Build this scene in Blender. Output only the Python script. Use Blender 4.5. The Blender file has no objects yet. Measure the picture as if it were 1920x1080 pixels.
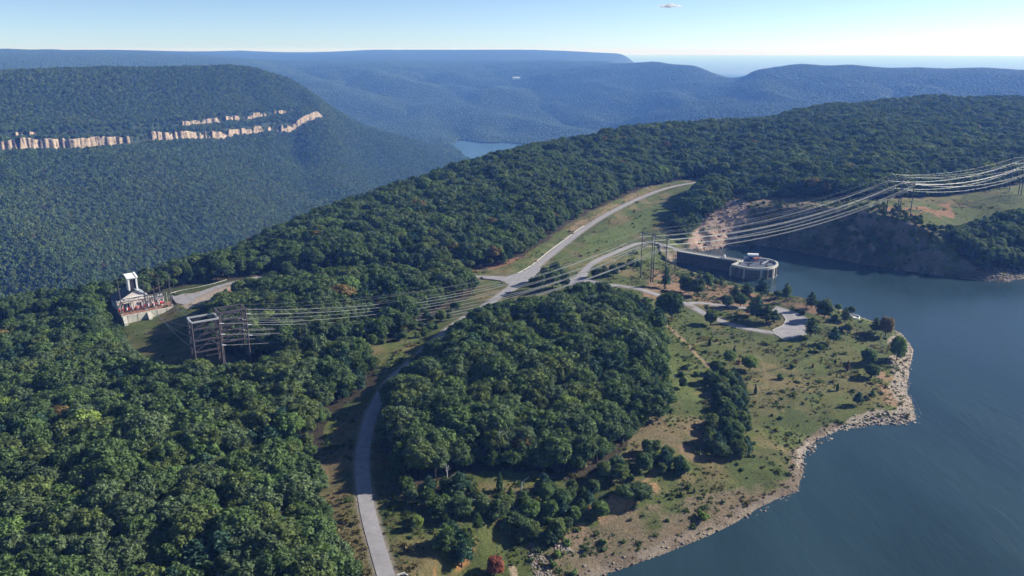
import bpy, bmesh, math, random, time
import numpy as np
from mathutils import Vector, Matrix
T0 = time.time()
random.seed(11)
rng = np.random.default_rng(11)
scene = bpy.context.scene
COL = scene.collection

# ------------------------------------------------------------------ survey helpers
FOC, CX, CY = 1500.0, 960.0, 540.0
PITCH = math.atan(448.0 / FOC)
CZ = 200.0
SP, CP = math.sin(PITCH), math.cos(PITCH)

def ray(px, py):
    x = (px - CX) / FOC
    u = -(py - CY) / FOC
    return x, CP + u * SP, -SP + u * CP
def at(px, py, z=0.0):
    """where the line of sight through a survey-photo point meets height z (plan x, y)"""
    x, y, w = ray(px, py)
    t = (z - CZ) / w
    return (x * t, y * t)
def atd(px, py, d):
    """ground point at plan distance d on that line of sight"""
    x, y, w = ray(px, py)
    t = d / math.hypot(x, y)
    return (x * t, y * t, CZ + w * t)
def proj(x, y, z):
    dz = z - CZ
    f = y * CP - dz * SP
    u = y * SP + dz * CP
    return CX + FOC * x / f, CY - FOC * u / f, f

# ------------------------------------------------------------------ noise
def _h(i, j, s):
    v = np.sin(i * 127.1 + j * 311.7 + s * 74.7) * 43758.5453
    return v - np.floor(v)
def vnoise(x, y, s=0.0):
    xi, yi = np.floor(x), np.floor(y)
    fx, fy = x - xi, y - yi
    fx = fx * fx * (3 - 2 * fx); fy = fy * fy * (3 - 2 * fy)
    a, b = _h(xi, yi, s), _h(xi + 1, yi, s)
    c, d = _h(xi, yi + 1, s), _h(xi + 1, yi + 1, s)
    return (a + (b - a) * fx) * (1 - fy) + (c + (d - c) * fx) * fy
def fbm(x, y, s=0.0, o=4):
    t, a, n = 0.0, 0.5, 0.0
    for k in range(o):
        t = t + a * vnoise(x, y, s + 3.1 * k); n += a
        x, y, a = x * 2.03 + 17.3, y * 2.03 - 9.1, a * 0.5
    return t / n
def sstep(a, b, v):
    t = np.clip((v - a) / (b - a), 0, 1)
    return t * t * (3 - 2 * t)
def inpoly(x, y, poly):
    r = np.zeros(np.shape(x), bool)
    n = len(poly)
    for i in range(n):
        x0, y0 = poly[i]; x1, y1 = poly[(i + 1) % n]
        if y0 == y1: continue
        c = ((y0 > y) != (y1 > y)) & (x < (x1 - x0) * (y - y0) / (y1 - y0) + x0)
        r ^= c
    return r
def segdist(x, y, pts, closed=False, vals=None):
    """distance to a polyline and (optionally) the value interpolated along it"""
    best = np.full(np.shape(x), 1e18); bv = np.zeros(np.shape(x))
    n = len(pts)
    for i in range(n if closed else n - 1):
        x0, y0 = pts[i][:2]; x1, y1 = pts[(i + 1) % n][:2]
        dx, dy = x1 - x0, y1 - y0
        L = dx * dx + dy * dy + 1e-9
        t = np.clip(((x - x0) * dx + (y - y0) * dy) / L, 0, 1)
        d = (x - x0 - t * dx) ** 2 + (y - y0 - t * dy) ** 2
        m = d < best
        best = np.where(m, d, best)
        if vals is not None:
            bv = np.where(m, vals[i] + t * (vals[(i + 1) % n] - vals[i]), bv)
    return np.sqrt(best), bv
def catmull(pts, step):
    pts = [np.array(p, float) for p in pts]
    P = [2 * pts[0] - pts[1]] + pts + [2 * pts[-1] - pts[-2]]
    out = []
    for i in range(1, len(P) - 2):
        n = max(1, int(np.linalg.norm(P[i + 1][:2] - P[i][:2]) / step))
        for k in range(n):
            t = k / n
            out.append(0.5 * ((2 * P[i]) + (-P[i - 1] + P[i + 1]) * t + (2 * P[i - 1] - 5 * P[i] + 4 * P[i + 1] - P[i + 2]) * t * t
                              + (-P[i - 1] + 3 * P[i] - 3 * P[i + 1] + P[i + 2]) * t ** 3))
    out.append(P[-2])
    return np.array(out)

# ------------------------------------------------------------------ plan of the place
def P3(l): return [(*at(px, py, z), z) for px, py, z in l]
def P2(l, z=12.0): return [at(px, py, z) for px, py in l]

ROAD_MAIN = P3([(738,1130,20),(730,1100,20),(712,1040,20),(690,960,20),(679,885,20.5),(683,830,21),(699,772,21),(730,718,21.5),(768,683,22),(808,648,22),(850,612,22),
                (905,577,22),(945,549,22),(978,523,22),(1005,500,22),(1040,472,22.5),(1085,437,24),(1135,404,26),(1195,374,28),(1250,353,30),(1300,343,32),(1345,337,34)])
ROAD_YARD = P3([(965,530,22),(940,522,21.6),(905,519,21.2),(870,519,21),(780,517,20.5),(680,518,20),(560,519,19),(490,520,18.4),(430,532,18),(395,543,17.2),(365,556,16.6),(335,567,16)])
ROAD_LAKE = P3([(978,524,22),(1020,528,21.6),(1070,531,21),(1110,532,20.4),(1150,535,20),(1195,541,18.6),(1230,552,16.8),(1262,562,15),(1290,571,14),(1322,589,12.4),(1360,605,11),(1405,617,10.2),(1455,625,10)])
ROAD_LOOP = P3([(1286,569,14),(1310,568,13),(1345,572,12),(1400,578,11),(1440,582,10.4),(1470,588,10)])
ROAD_BRIDGE = P3([(1078,531,20.8),(1086,520,20.6),(1098,506,20.4),(1115,491,20),(1150,475,18),(1195,457,15),(1225,455,13.6),(1250,461,12.4),(1275,469,11.6)])
PATH_RING = P3([(1512,602,9.5),(1545,600,9),(1580,597,8.6)])
ROADS = [(ROAD_MAIN, 3.1), (ROAD_YARD, 2.9), (ROAD_LAKE, 2.9), (ROAD_LOOP, 2.3), (ROAD_BRIDGE, 2.7)]
LOT = [at(px, py, 10) for px, py in [(1455,574),(1493,586),(1514,598),(1513,612),(1511,627),(1470,637),(1453,627),(1449,619),(1468,611),(1474,600),(1467,590),(1448,584)]]

LAKE_PX = [(980,1190,.22),(1060,1110,.22),(1130,1080,.22),(1240,1041,.2),(1330,1005,.2),(1400,970,.2),(1450,945,.22),(1497,922,.3),(1507,890,.35),(1508,858,.3),(1530,832,.25),(1572,808,.2),
           (1640,797,.25),(1700,797,.3),(1724,790,.3),(1722,768,.3),(1702,735,.3),(1705,700,.3),(1712,655,.35),(1692,627,.35),(1660,611,.3),(1622,598,.3),(1585,583,.3),
           (1545,571,.3),(1505,561,.3),(1466,552,.35),(1430,545,.35),(1385,536,.35),(1345,525,.35),(1305,513,.35),(1275,502,.4),(1258,496,.5),(1262,486,.7),(1290,477,.8),(1330,468,.8),
           (1375,462,.8),(1425,460,1.0),(1480,469,1.2),(1560,484,1.2),(1650,501,1.2),(1740,514,1.0),(1800,522,.6),(1850,527,.45),(1885,528,.4),(1920,522,.4),(1980,512,.25),(2100,508,.3),(2400,500,.4)]
LAKE = [at(px, py, 0) for px, py, s in LAKE_PX] + [(1500, 760), (1700, -300), (60, -300)]
LAKE_S = [s for *_, s in LAKE_PX] + [.3, .3, .3]

RIM = [(-700, -400), (-640, 250)] + [at(*p) for p in [(-140,640,2),(0,602,2),(90,586,5),(190,572,9),(212,562,13),(250,548,15),(320,527,17),(400,508,19),(470,498,20),(560,455,23),(640,413,26),(720,380,31),
       (800,350,37),(880,322,44),(960,300,51),(1070,276,57),(1180,256,63),(1350,241,63),(1460,230,70),(1580,207,82),(1750,193,86),(1920,193,86),(2300,196,86)]] + [(3200, 1500), (3200, -400)]

PLATEAU = [(*r, z) for road, _ in ROADS for *r, z in road] + P3([
    (1300,650,12),(1400,700,9),(1500,700,7),(1600,680,5),(1550,760,4.5),(1400,850,6),(1250,900,8),(1150,950,9),(1100,1000,6.5),(1250,760,14),(1000,940,14),(850,1020,17),(930,1060,14),(1640,720,3.8),
    (1000,720,21),(900,800,21),(1100,650,21),(1200,600,18),(1560,620,8),(1640,640,5),(1600,592,8.5),(1440,560,9),(1350,555,12),(1480,860,3.5),(1020,1040,9),(800,930,19),
    (640,900,19.5),(300,1000,20),(50,1000,18),(50,800,14),(300,800,17),(500,750,18),(400,695,14),(470,690,15),(100,640,6),(-100,700,6),(0,604,2),(-300,900,10),(-300,1300,18),(600,1300,20),(1000,1250,12),
    (300,604,10),(262,609,9.5),(232,618,9),(335,650,11),(250,650,8),(200,620,7.5),(600,600,20),(750,600,21),(850,560,21.5),
    (900,430,27),(700,440,24),(640,415,26),(800,350,37),(960,300,51),(1180,256,63),(1350,241,63),(1580,207,82),(1750,193,86),(1920,193,86),(2200,195,86),(1000,400,31),(1100,330,40),(1300,290,50),
    (1450,350,40),(1700,400,42),(1900,370,44),(1600,330,49),(1640,412,42),(1560,392,42),(1520,380,41),(1400,378,36),(1330,395,26),(1250,420,19),(1290,445,14),(1800,300,52),(1700,250,66),(1900,250,68),
    (1850,470,15),(1900,440,24),(1990,470,14),(1750,450,30),(2200,400,35),(1500,270,60)])

# ------------------------------------------------------------------ radial-basis surfaces (log-polar, so that detail follows distance)
def lp(x, y):
    return np.arctan2(x, y) * 3.0, np.log(np.hypot(x, y) + 1.0)
class Surf:
    def __init__(s, pts, c):
        pts = np.array(pts, float)
        s.u, s.v = lp(pts[:, 0], pts[:, 1]); s.c = c
        n = len(pts)
        A = np.zeros((n + 1, n + 1))
        A[:n, :n] = -np.sqrt((s.u[:, None] - s.u[None]) ** 2 + (s.v[:, None] - s.v[None]) ** 2 + c * c)
        A[:n, :n] += np.eye(n) * 2e-3
        A[n, :n] = A[:n, n] = 1
        s.w = np.linalg.solve(A, np.append(pts[:, 2], 0))
    def __call__(s, x, y):
        u, v = lp(x, y)
        z = np.full(np.shape(x), s.w[-1])
        for i in range(len(s.u)):
            z -= s.w[i] * np.sqrt((u - s.u[i]) ** 2 + (v - s.v[i]) ** 2 + s.c ** 2)
        return z

# sandstone cliff bands of the mountain across the gorge: (survey x, y of the foot, distance)
CL_LOW = [(-120,296,2180),(0,291,2250),(100,284,2310),(175,280,2360),(245,276,2420),(285,268,2490),(350,266,2580),(400,263,2680),(450,257,2790),(500,249,2900),(560,240,3030),(610,231,3150)]
CL_UP = [(-120,271,2310),(0,268,2380),(100,262,2440),(175,256,2490),(245,250,2550),(285,246,2610),(350,243,2700),(400,238,2790),(450,232,2890),(500,224,3000),(560,213,3140),(600,206,3240)]
def cl_fun(L):
    a = np.array([math.atan2(*atd(px, py, d)[:2]) for px, py, d in L]); r = np.array([d for *_, d in L])
    return a, r
CA1, CR1 = cl_fun(CL_LOW); CA2, CR2 = cl_fun(CL_UP)
def wig(az, s):
    return 12 * (fbm(az * 300, az * 0 + s, s, 3) - .5) + 9 * (vnoise(az * 55, az * 0, s + 5) - .5)
def cliff_steps(x, y):
    az, r = np.arctan2(x, y), np.hypot(x, y)
    t = 0
    for CA, CR, hs, s in ((CA1, CR1, 30, 1.), (CA2, CR2, 22, 2.)):
        q = r - np.interp(az, CA, CR) - wig(az, s)
        fade = 1 - sstep(CA[-3], CA[-1] + .03, az)
        t = t + fade * hs * sstep(2, 16, q) * np.exp(-np.clip(q, 0, None) / 260.)
    return t
far_px = [(100,500,1480),(100,400,1860),(100,330,2120),(-200,520,1420),(-200,400,1800),(-200,150,2900),(0,140,2880),(100,138,2940),(200,134,3020),(320,131,3120),(430,131,3220),(520,150,3360),(600,185,3520),(650,222,3620),(760,258,3800),(860,288,4060),
          (430,400,2000),(430,330,2350),(300,420,1850),(600,330,2700),(550,290,2900),(700,320,3200),(780,300,3560),(640,270,3250),(100,230,2600),(300,200,2800),(430,180,3000),(-400,150,2900)]
def dens(L, step=28):
    out = []
    for p, q in zip(L[:-1], L[1:]):
        n = max(1, int(abs(q[0] - p[0]) / step)); out += [tuple(p[i] + (q[i] - p[i]) * k / n for i in range(3)) for k in range(n)]
    return out + [L[-1]]
RIDGE_L = [(-400,160,2750),(-200,150,2820),(0,142,2880),(100,139,2940),(200,135,3020),(320,132,3120),(430,132,3220),(490,141,3300),(540,158,3390),(600,188,3520),(650,224,3630),(700,246,3720),(760,262,3830),(860,289,4060)]
MIDS_L = [(-200,205,2600),(0,198,2660),(200,195,2780),(350,190,2920),(430,186,3020),(510,188,3170),(570,205,3330)]
far_px = [p for p in far_px if p not in [(100,230,2600),(300,200,2800),(430,180,3000)] and p[:2] not in [(0,140),(100,138),(200,134),(320,131),(430,131),(520,150),(600,185),(650,222),(760,258),(860,288),(-200,150),(-400,150)]]
far_px += dens(CL_LOW) + dens(CL_UP) + dens(RIDGE_L) + dens(MIDS_L)
FAR = [atd(*p) for p in far_px] + [(x * 1.1, y * 1.1, z - 60) for x, y, z in [atd(*p) for p in RIDGE_L[2:]]]
def azd(px, d, z):
    x, y, _ = ray(px, 300); t = d / math.hypot(x, y); return (x * t, y * t, z)
# gorge floor in front, behind the near mountain, the river reach, and the ridges beyond
FAR += [azd(-300,1150,-250),(-900,300,-250),azd(0,1250,-252),azd(200,1330,-258),azd(400,1600,-268),azd(600,2100,-285),azd(760,2900,-303),azd(880,3600,-312),azd(1000,4000,-314),
        azd(1100,3500,-310),azd(1300,3400,-300),azd(1600,3400,-280),azd(2000,3300,-260),azd(1500,2600,-200),
        azd(-300,3700,-100),azd(0,3700,-100),azd(300,3900,-130),azd(520,4050,-240),azd(640,4300,-290),azd(760,4420,-312),azd(850,4540,-322),azd(960,4560,-322),azd(900,4640,-321),azd(820,4330,-304),azd(850,4370,-309)] + [azd(p,4765,-303) for p in (720,780,840,900,960,1020,1080)] + [azd(p,4920,-296) for p in (640,760,880,1000,1120)]
FAR += [atd(*p) for p in [(700,240,5150),(850,252,5100),(950,252,5050),(1100,240,5000),(700,205,5700),(850,205,5750),(1000,205,5700),(1100,205,5600),(560,180,5900),(640,165,6200),(760,158,6600),(900,168,6500),(1050,170,6300),(1200,180,5900),
       (500,137,7000),(600,132,7200),(760,126,7600),(870,150,6900),(950,141,7050),(1050,134,7100),(1150,124,7300),(1230,119,7300),(1300,124,6900),(1360,150,6300),
       (1310,192,5000),(1400,170,5150),(1500,160,5300),(1420,132,6000),(1500,123,6300),(1600,124,6500),(1720,126,6500),(1850,128,6400),(1930,133,6300),(2100,140,6200),(1700,160,5400),(1850,165,5300),
       (0,118,6500),(150,118,6500),(300,116,7000),(430,118,7400),(-200,118,6500),(0,98,14000),(200,97,14500),(450,95,14500),(700,93,14500),(860,90,14000),(950,91,13600),(1060,95,13200),(1130,99,13000),(1172,104,12900),
       (500,112,10500),(800,110,10500),(1000,112,10000),(-300,98,14000)]]
FAR += [azd(1215,13200,-250),azd(1260,14500,-295),azd(1230,9500,-230),azd(1330,9000,-260),azd(1500,9500,-280),azd(1700,9500,-280),azd(1900,9500,-280),azd(2200,9500,-280),azd(1300,16000,-300),azd(1700,16000,-300),azd(2200,16000,-300)]
FAR += [azd(p,26000,-300) for p in (-300,200,700,1200,1700,2200)] + [azd(p,70000,-300) for p in (-400,200,700,1200,1700,2300)] + [(-2500,400,-150),(-1500,-400,-240),(2600,-300,-200),(3500,600,-200)]
FAR = np.array(FAR)
FAR[:, 2] -= cliff_steps(FAR[:, 0], FAR[:, 1])
zp_s, zg_s = Surf(PLATEAU, .03), Surf(FAR, .03)

def height(x, y):
    """ground height (m) of the whole place"""
    r = np.hypot(x, y)
    zg = np.minimum(zg_s(x, y), 190) + cliff_steps(x, y)
    far = sstep(4300, 5200, r)
    az = np.arctan2(x, y)
    spur = np.abs(fbm(x / 1100 + .5 * fbm(x / 700, y / 700, 13, 2), y / 1900, 3, 4) - .5) * 2
    zg = zg + far * (1 - sstep(9000, 11000, r)) * sstep(-318, -230, zg) * (190 * (spur - .22) * (1 - .8 * sstep(-10, 60, zg))) * 1.0
    zg = zg + sstep(1300, 1800, r) * (1 - .5 * far) * 12 * (fbm(x / 160, y / 160, 8, 4) - .5) + sstep(1500, 2200, r) * (1 - far) * 16 * (fbm(x / 520, y / 520, 9, 3) - .5) * sstep(-250, -120, zg)
    zg = np.maximum(zg, -322)
    m = r < 3600
    z = zg.copy()
    xm, ym, rm = x[m], y[m], r[m]
    zp = zp_s(xm, ym) + 2.2 * (fbm(xm / 38, ym / 38, 1, 4) - .5) * sstep(200, 500, rm)
    zp = zp + 14 * (fbm(xm / 190, ym / 190, 21, 3) - .5) * sstep(820, 1150, rm)
    # roads and pads are graded
    near = rm < 1300
    xn, yn = xm[near], ym[near]
    zn = zp[near]
    for road, hw in ROADS:
        c = catmull(road, 6)
        lo, hi = c[:, :2].min(0) - 25, c[:, :2].max(0) + 25
        b = (xn > lo[0]) & (xn < hi[0]) & (yn > lo[1]) & (yn < hi[1])
        d, v = segdist(xn[b], yn[b], c, vals=c[:, 2])
        w = 1 - sstep(hw + 1.2, hw + 12, d)
        zn[b] = zn[b] * (1 - w) + v * w
    d, _ = segdist(xn, yn, LOT, True)
    d = np.where(inpoly(xn, yn, LOT), 0, d)
    w = 1 - sstep(1.5, 8, d); zn[:] = zn * (1 - w) + 10 * w
    d, _ = segdist(xn, yn, YARD, True)
    d = np.where(inpoly(xn, yn, YARD), 0, d)
    w = 1 - sstep(.6, 3.2, d); zn[:] = zn * (1 - w) + YZ * w
    zp[near] = zn
    # lake bank
    S = np.zeros_like(xm); W = np.zeros_like(xm); dm = np.full(xm.shape, 1e9)
    n = len(LAKE)
    for i in range(n):
        x0, y0 = LAKE[i]; x1, y1 = LAKE[(i + 1) % n]
        dx, dy = x1 - x0, y1 - y0
        t = np.clip(((xm - x0) * dx + (ym - y0) * dy) / (dx * dx + dy * dy), 0, 1)
        d2 = (xm - x0 - t * dx) ** 2 + (ym - y0 - t * dy) ** 2
        s0, s1 = LAKE_S[i], LAKE_S[(i + 1) % n]
        w = 1 / (d2 + 30) ** 1.6
        S += w * (s0 + t * (s1 - s0)); W += w
        dm = np.minimum(dm, d2)
    dm = np.sqrt(dm) + 2.6 * (fbm(xm / 9, ym / 9, 4, 3) - .5) + 5 * (fbm(xm / 28, ym / 28, 14, 2) - .5)
    inw = inpoly(xm, ym, LAKE)
    sl = S / W
    bank = sl * np.maximum(dm, -3) + 60 * sstep(28, 62, dm)
    rough = (fbm(xm / 11, ym / 11, 5, 4) - .5) * 7.0 * sstep(.35, .7, sl) * np.clip(dm / 6, 0, 1)
    land = -np.log(np.exp(-np.clip(zp, -60, 120) * .7) + np.exp(-np.clip(bank + rough, -60, 120) * .7)) / .7
    land = np.where(inw, -np.minimum(.4 * np.maximum(dm, 0.2), 14), np.where(land < .05, np.minimum(land, .05), land))
    # mountainside beyond the rim
    ro, _ = segdist(xm, ym, RIM, True)
    inside = inpoly(xm, ym, RIM)
    drop = np.where(inside, 0, ro)
    dz = .16 * np.minimum(drop, 40) + .52 * np.maximum(drop - 40, 0) + .1 * np.clip(drop, 0, 300) * (fbm(xm / 120, ym / 120, 6, 3) - .5)
    out = land - dz
    a = np.where(inside, land, np.maximum(out, zg[m]))
    z[m] = a
    return z

# switchyard pad (local frame: x along its front wall, y to the back)
YZ = 15.0
YA = np.array(at(226, 592, YZ)); YB = np.array(at(322, 574, YZ))
YX = (YB - YA) / np.linalg.norm(YB - YA); YY = np.array([-YX[1], YX[0]])
YW = float(np.linalg.norm(YB - YA))
def yard(x, y): return tuple(YA + YX * x + YY * y)
YARD = [yard(0, 0), yard(YW, 0), yard(YW + 10, 8), yard(YW + 8, 30), yard(0, 30)]

# ------------------------------------------------------------------ ground sheet
az = np.linspace(math.radians(-50), math.radians(50), 861)
rr = np.concatenate([np.arange(50, 250, 5.), np.arange(250, 1000, 1.7), 1000 * 1.0032 ** np.arange(0, 440), 1000 * 1.0032 ** 440 * 1.0085 ** np.arange(1, 130), 1000 * 1.0032 ** 440 * 1.0085 ** 129 * 1.05 ** np.arange(1, 38)])
NA, NR = len(az), len(rr)
RR, AZ = np.meshgrid(rr, az, indexing='ij')
GX, GY = (RR * np.sin(AZ)), (RR * np.cos(AZ))
GZ = height(GX.ravel(), GY.ravel()).reshape(NR, NA)
print('grid', NA, NR, rr[-1], 'height', round(time.time() - T0, 1))

def Hq(x, y):
    """height of the ground sheet itself at plan points"""
    x = np.asarray(x, float); y = np.asarray(y, float)
    r = np.hypot(x, y); a = np.arctan2(x, y)
    i = np.clip(np.searchsorted(rr, r) - 1, 0, NR - 2)
    fi = np.clip((r - rr[i]) / (rr[i + 1] - rr[i]), 0, 1)
    ja = np.clip((a - az[0]) / (az[1] - az[0]), 0, NA - 1.001)
    j = ja.astype(int); fj = ja - j
    return (GZ[i, j] * (1 - fi) + GZ[i + 1, j] * fi) * (1 - fj) + (GZ[i, j + 1] * (1 - fi) + GZ[i + 1, j + 1] * fi) * fj
def H1(x, y): return float(Hq(np.array([x]), np.array([y]))[0])
def onground(px, py, z=12.0):
    for _ in range(12):
        x, y = at(px, py, z)
        z = .5 * z + .5 * H1(x, y)
    return x, y, H1(x, y)
# which cells the camera region can see (trees 20 m tall, generous margin)
EL = (GZ + 22 - (CZ + 4)) / RR
ELg = (GZ - CZ) / RR
run = np.maximum.accumulate(ELg, axis=0)
VIS = EL >= np.concatenate([np.full((1, NA), -9), run[:-1]])
VIS = VIS | np.roll(VIS, 4, 1) | np.roll(VIS, -4, 1)
def visible(x, y):
    r = np.hypot(x, y); a = np.arctan2(x, y)
    i = np.clip(np.searchsorted(rr, r) - 1, 0, NR - 1)
    j = np.clip(np.round((a - az[0]) / (az[1] - az[0])).astype(int), 0, NA - 1)
    return VIS[i, j] & (np.abs(a) < math.radians(40))
# ------------------------------------------------------------------ materials
def new_mat(name):
    m = bpy.data.materials.new(name); m.use_nodes = True
    nt = m.node_tree; nt.nodes.clear()
    out = nt.nodes.new('ShaderNodeOutputMaterial')
    b = nt.nodes.new('ShaderNodeBsdfPrincipled')
    nt.links.new(b.outputs[0], out.inputs['Surface'])
    return m, nt, b, out
def node(nt, t, **kw):
    n = nt.nodes.new(t)
    for k, v in kw.items():
        if k in n.inputs: n.inputs[k].default_value = v
        else: setattr(n, k, v)
    return n
def lk(nt, a, b): nt.links.new(a, b)
def mix(nt, fac, a, b, mode='MIX'):
    n = nt.nodes.new('ShaderNodeMix'); n.data_type = 'RGBA'; n.blend_type = mode
    for s, v in ((0, fac), (6, a), (7, b)):
        if hasattr(v, 'links'): nt.links.new(v, n.inputs[s])
        elif v is not None: n.inputs[s].default_value = v if s == 0 else (*v[:3], 1)
    return n.outputs[2]
def plain(name, col, rough=.7, var=.25, scale=1.5, metal=0.0, spec=.3, bump=0.0):
    m, nt, b, out = new_mat(name)
    tc = node(nt, 'ShaderNodeNewGeometry')
    n1 = node(nt, 'ShaderNodeTexNoise', Scale=scale, Detail=6.0, Roughness=.65)
    lk(nt, tc.outputs['Position'], n1.inputs['Vector'])
    mr = node(nt, 'ShaderNodeMapRange'); mr.inputs[1].default_value = .3; mr.inputs[2].default_value = .7
    mr.inputs[3].default_value = 1 - var; mr.inputs[4].default_value = 1 + var
    lk(nt, n1.outputs['Fac'], mr.inputs[0])
    c = mix(nt, 1.0, col, mr.outputs[0], 'MULTIPLY')
    lk(nt, c, b.inputs['Base Color'])
    b.inputs['Roughness'].default_value = rough; b.inputs['Metallic'].default_value = metal
    b.inputs['Specular IOR Level'].default_value = spec
    if bump:
        bp = node(nt, 'ShaderNodeBump', Strength=bump, Distance=.3); lk(nt, n1.outputs['Fac'], bp.inputs['Height']); lk(nt, bp.outputs[0], b.inputs['Normal'])
    return m
M = {}
M['asphalt'] = plain('worn_asphalt', (.27, .258, .268), .85, .2, .22)
M['concrete'] = plain('pale_concrete', (.5, .48, .43), .8, .16, .5)
M['concrete_old'] = plain('stained_concrete', (.14, .135, .125), .85, .3, .35)
M['welldeck'] = plain('well_deck', (.09, .105, .14), .8, .25, .4)
M['shadewall'] = plain('shaded_concrete', (.075, .075, .075), .85, .35, .3)  # concrete with the shade under the bridge put into its colour
M['deckgrey'] = plain('grey_deck', (.2, .23, .27), .8, .2, .4)
M['steel'] = plain('weathered_steel', (.10, .082, .088), .6, .2, .5, .2)
M['steel_light'] = plain('galvanised_steel', (.5, .5, .5), .5, .12, .5, .3)
M['wire'] = plain('bare_conductor', (.30, .31, .31), .5, .05, .1, .25)
M['pole'] = plain('pole_steel', (.1, .105, .115), .6, .2, .4, .2)
M['porcelain'] = plain('porcelain', (.7, .72, .74), .3, .06, .5)
M['white'] = plain('white_paint', (.8, .8, .78), .5, .05, .5)
M['cream'] = plain('cream_wall', (.68, .62, .58), .75, .1, .6)
M['red'] = plain('red_paint', (.5, .035, .02), .5, .2, .8)
M['orange'] = plain('orange_paint', (.55, .16, .06), .5, .12, .6)
M['blue'] = plain('blue_cladding', (.16, .26, .5), .5, .08, .6)
M['shaderoof'] = plain('shaded_roof', (.05, .05, .055), .7, .2, .6)
M['dark'] = plain('dark_opening', (.025, .025, .03), .8, .1, .5)
M['rust'] = plain('red_brown_gravel', (.24, .12, .08), .9, .3, .6)
M['bark'] = plain('bark', (.07, .055, .042), .95, .3, 1.2)
M['deadwood'] = plain('dead_wood', (.4, .4, .41), .9, .15, 1.0)
M['stone'] = plain('shore_rock', (.36, .31, .26), .9, .35, .5)

def foliage(name, source):
    m, nt, b, out = new_mat(name)
    if source == 'object':
        oi = node(nt, 'ShaderNodeObjectInfo'); col = oi.outputs['Color']; rnd = oi.outputs['Random']
    else:
        a = node(nt, 'ShaderNodeAttribute', attribute_name='tint'); a.attribute_type = 'INSTANCER'; col = a.outputs['Color']
    g = node(nt, 'ShaderNodeNewGeometry')
    n1 = node(nt, 'ShaderNodeTexNoise', Scale=.45, Detail=4.0, Roughness=.7)
    lk(nt, g.outputs['Position'], n1.inputs['Vector'])
    mr = node(nt, 'ShaderNodeMapRange'); mr.inputs[1].default_value = .28; mr.inputs[2].default_value = .72
    mr.inputs[3].default_value = .55; mr.inputs[4].default_value = 1.5
    lk(nt, n1.outputs['Fac'], mr.inputs[0])
    rp = node(nt, 'ShaderNodeMapRange'); rp.inputs[3].default_value = .65; rp.inputs[4].default_value = 1.4
    lk(nt, g.outputs['Random Per Island'], rp.inputs[0])
    c = mix(nt, 1.0, col, mr.outputs[0], 'MULTIPLY')
    c = mix(nt, 1.0, c, rp.outputs[0], 'MULTIPLY')
    lk(nt, c, b.inputs['Base Color'])
    b.inputs['Roughness'].default_value = .7; b.inputs['Specular IOR Level'].default_value = .1
    tr = node(nt, 'ShaderNodeBsdfTranslucent'); c2 = mix(nt, 1.0, c, (1.05, 1.2, .6), 'MULTIPLY'); lk(nt, c2, tr.inputs['Color'])
    ms = node(nt, 'ShaderNodeMixShader'); ms.inputs[0].default_value = .32
    lk(nt, b.outputs[0], ms.inputs[1]); lk(nt, tr.outputs[0], ms.inputs[2]); lk(nt, ms.outputs[0], out.inputs['Surface'])
    return m
M['leaf'] = foliage('tree_leaves', 'object')
M['leaf_far'] = foliage('forest_leaves', 'instancer')

# ground: the colour of each place (grass, dry grass, clay, rock, leaf litter) lies in a vertex attribute, fine grain comes from noise
m, nt, b, out = new_mat('land'); M['land'] = m
a = node(nt, 'ShaderNodeAttribute', attribute_name='cover')
g = node(nt, 'ShaderNodeNewGeometry')
n1 = node(nt, 'ShaderNodeTexNoise', Scale=.7, Detail=7.0, Roughness=.75); lk(nt, g.outputs['Position'], n1.inputs['Vector'])
n2 = node(nt, 'ShaderNodeTexNoise', Scale=.16, Detail=5.0, Roughness=.6); lk(nt, g.outputs['Position'], n2.inputs['Vector'])
mr = node(nt, 'ShaderNodeMapRange'); mr.inputs[1].default_value = .3; mr.inputs[2].default_value = .7; mr.inputs[3].default_value = .55; mr.inputs[4].default_value = 1.45
lk(nt, n1.outputs['Fac'], mr.inputs[0])
c = mix(nt, 1.0, a.outputs['Color'], mr.outputs[0], 'MULTIPLY')
mr2 = node(nt, 'ShaderNodeMapRange'); mr2.inputs[1].default_value = .42; mr2.inputs[2].default_value = .66; mr2.inputs[3].default_value = 0; mr2.inputs[4].default_value = .5
lk(nt, n2.outputs['Fac'], mr2.inputs[0])
c = mix(nt, mr2.outputs[0], c, mix(nt, 1.0, c, (1.12, 1.0, .85), 'MULTIPLY'))
lk(nt, c, b.inputs['Base Color']); b.inputs['Roughness'].default_value = .95; b.inputs['Specular IOR Level'].default_value = .1
bp = node(nt, 'ShaderNodeBump', Strength=.8, Distance=.9); lk(nt, n1.outputs['Fac'], bp.inputs['Height']); lk(nt, bp.outputs[0], b.inputs['Normal'])

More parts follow.
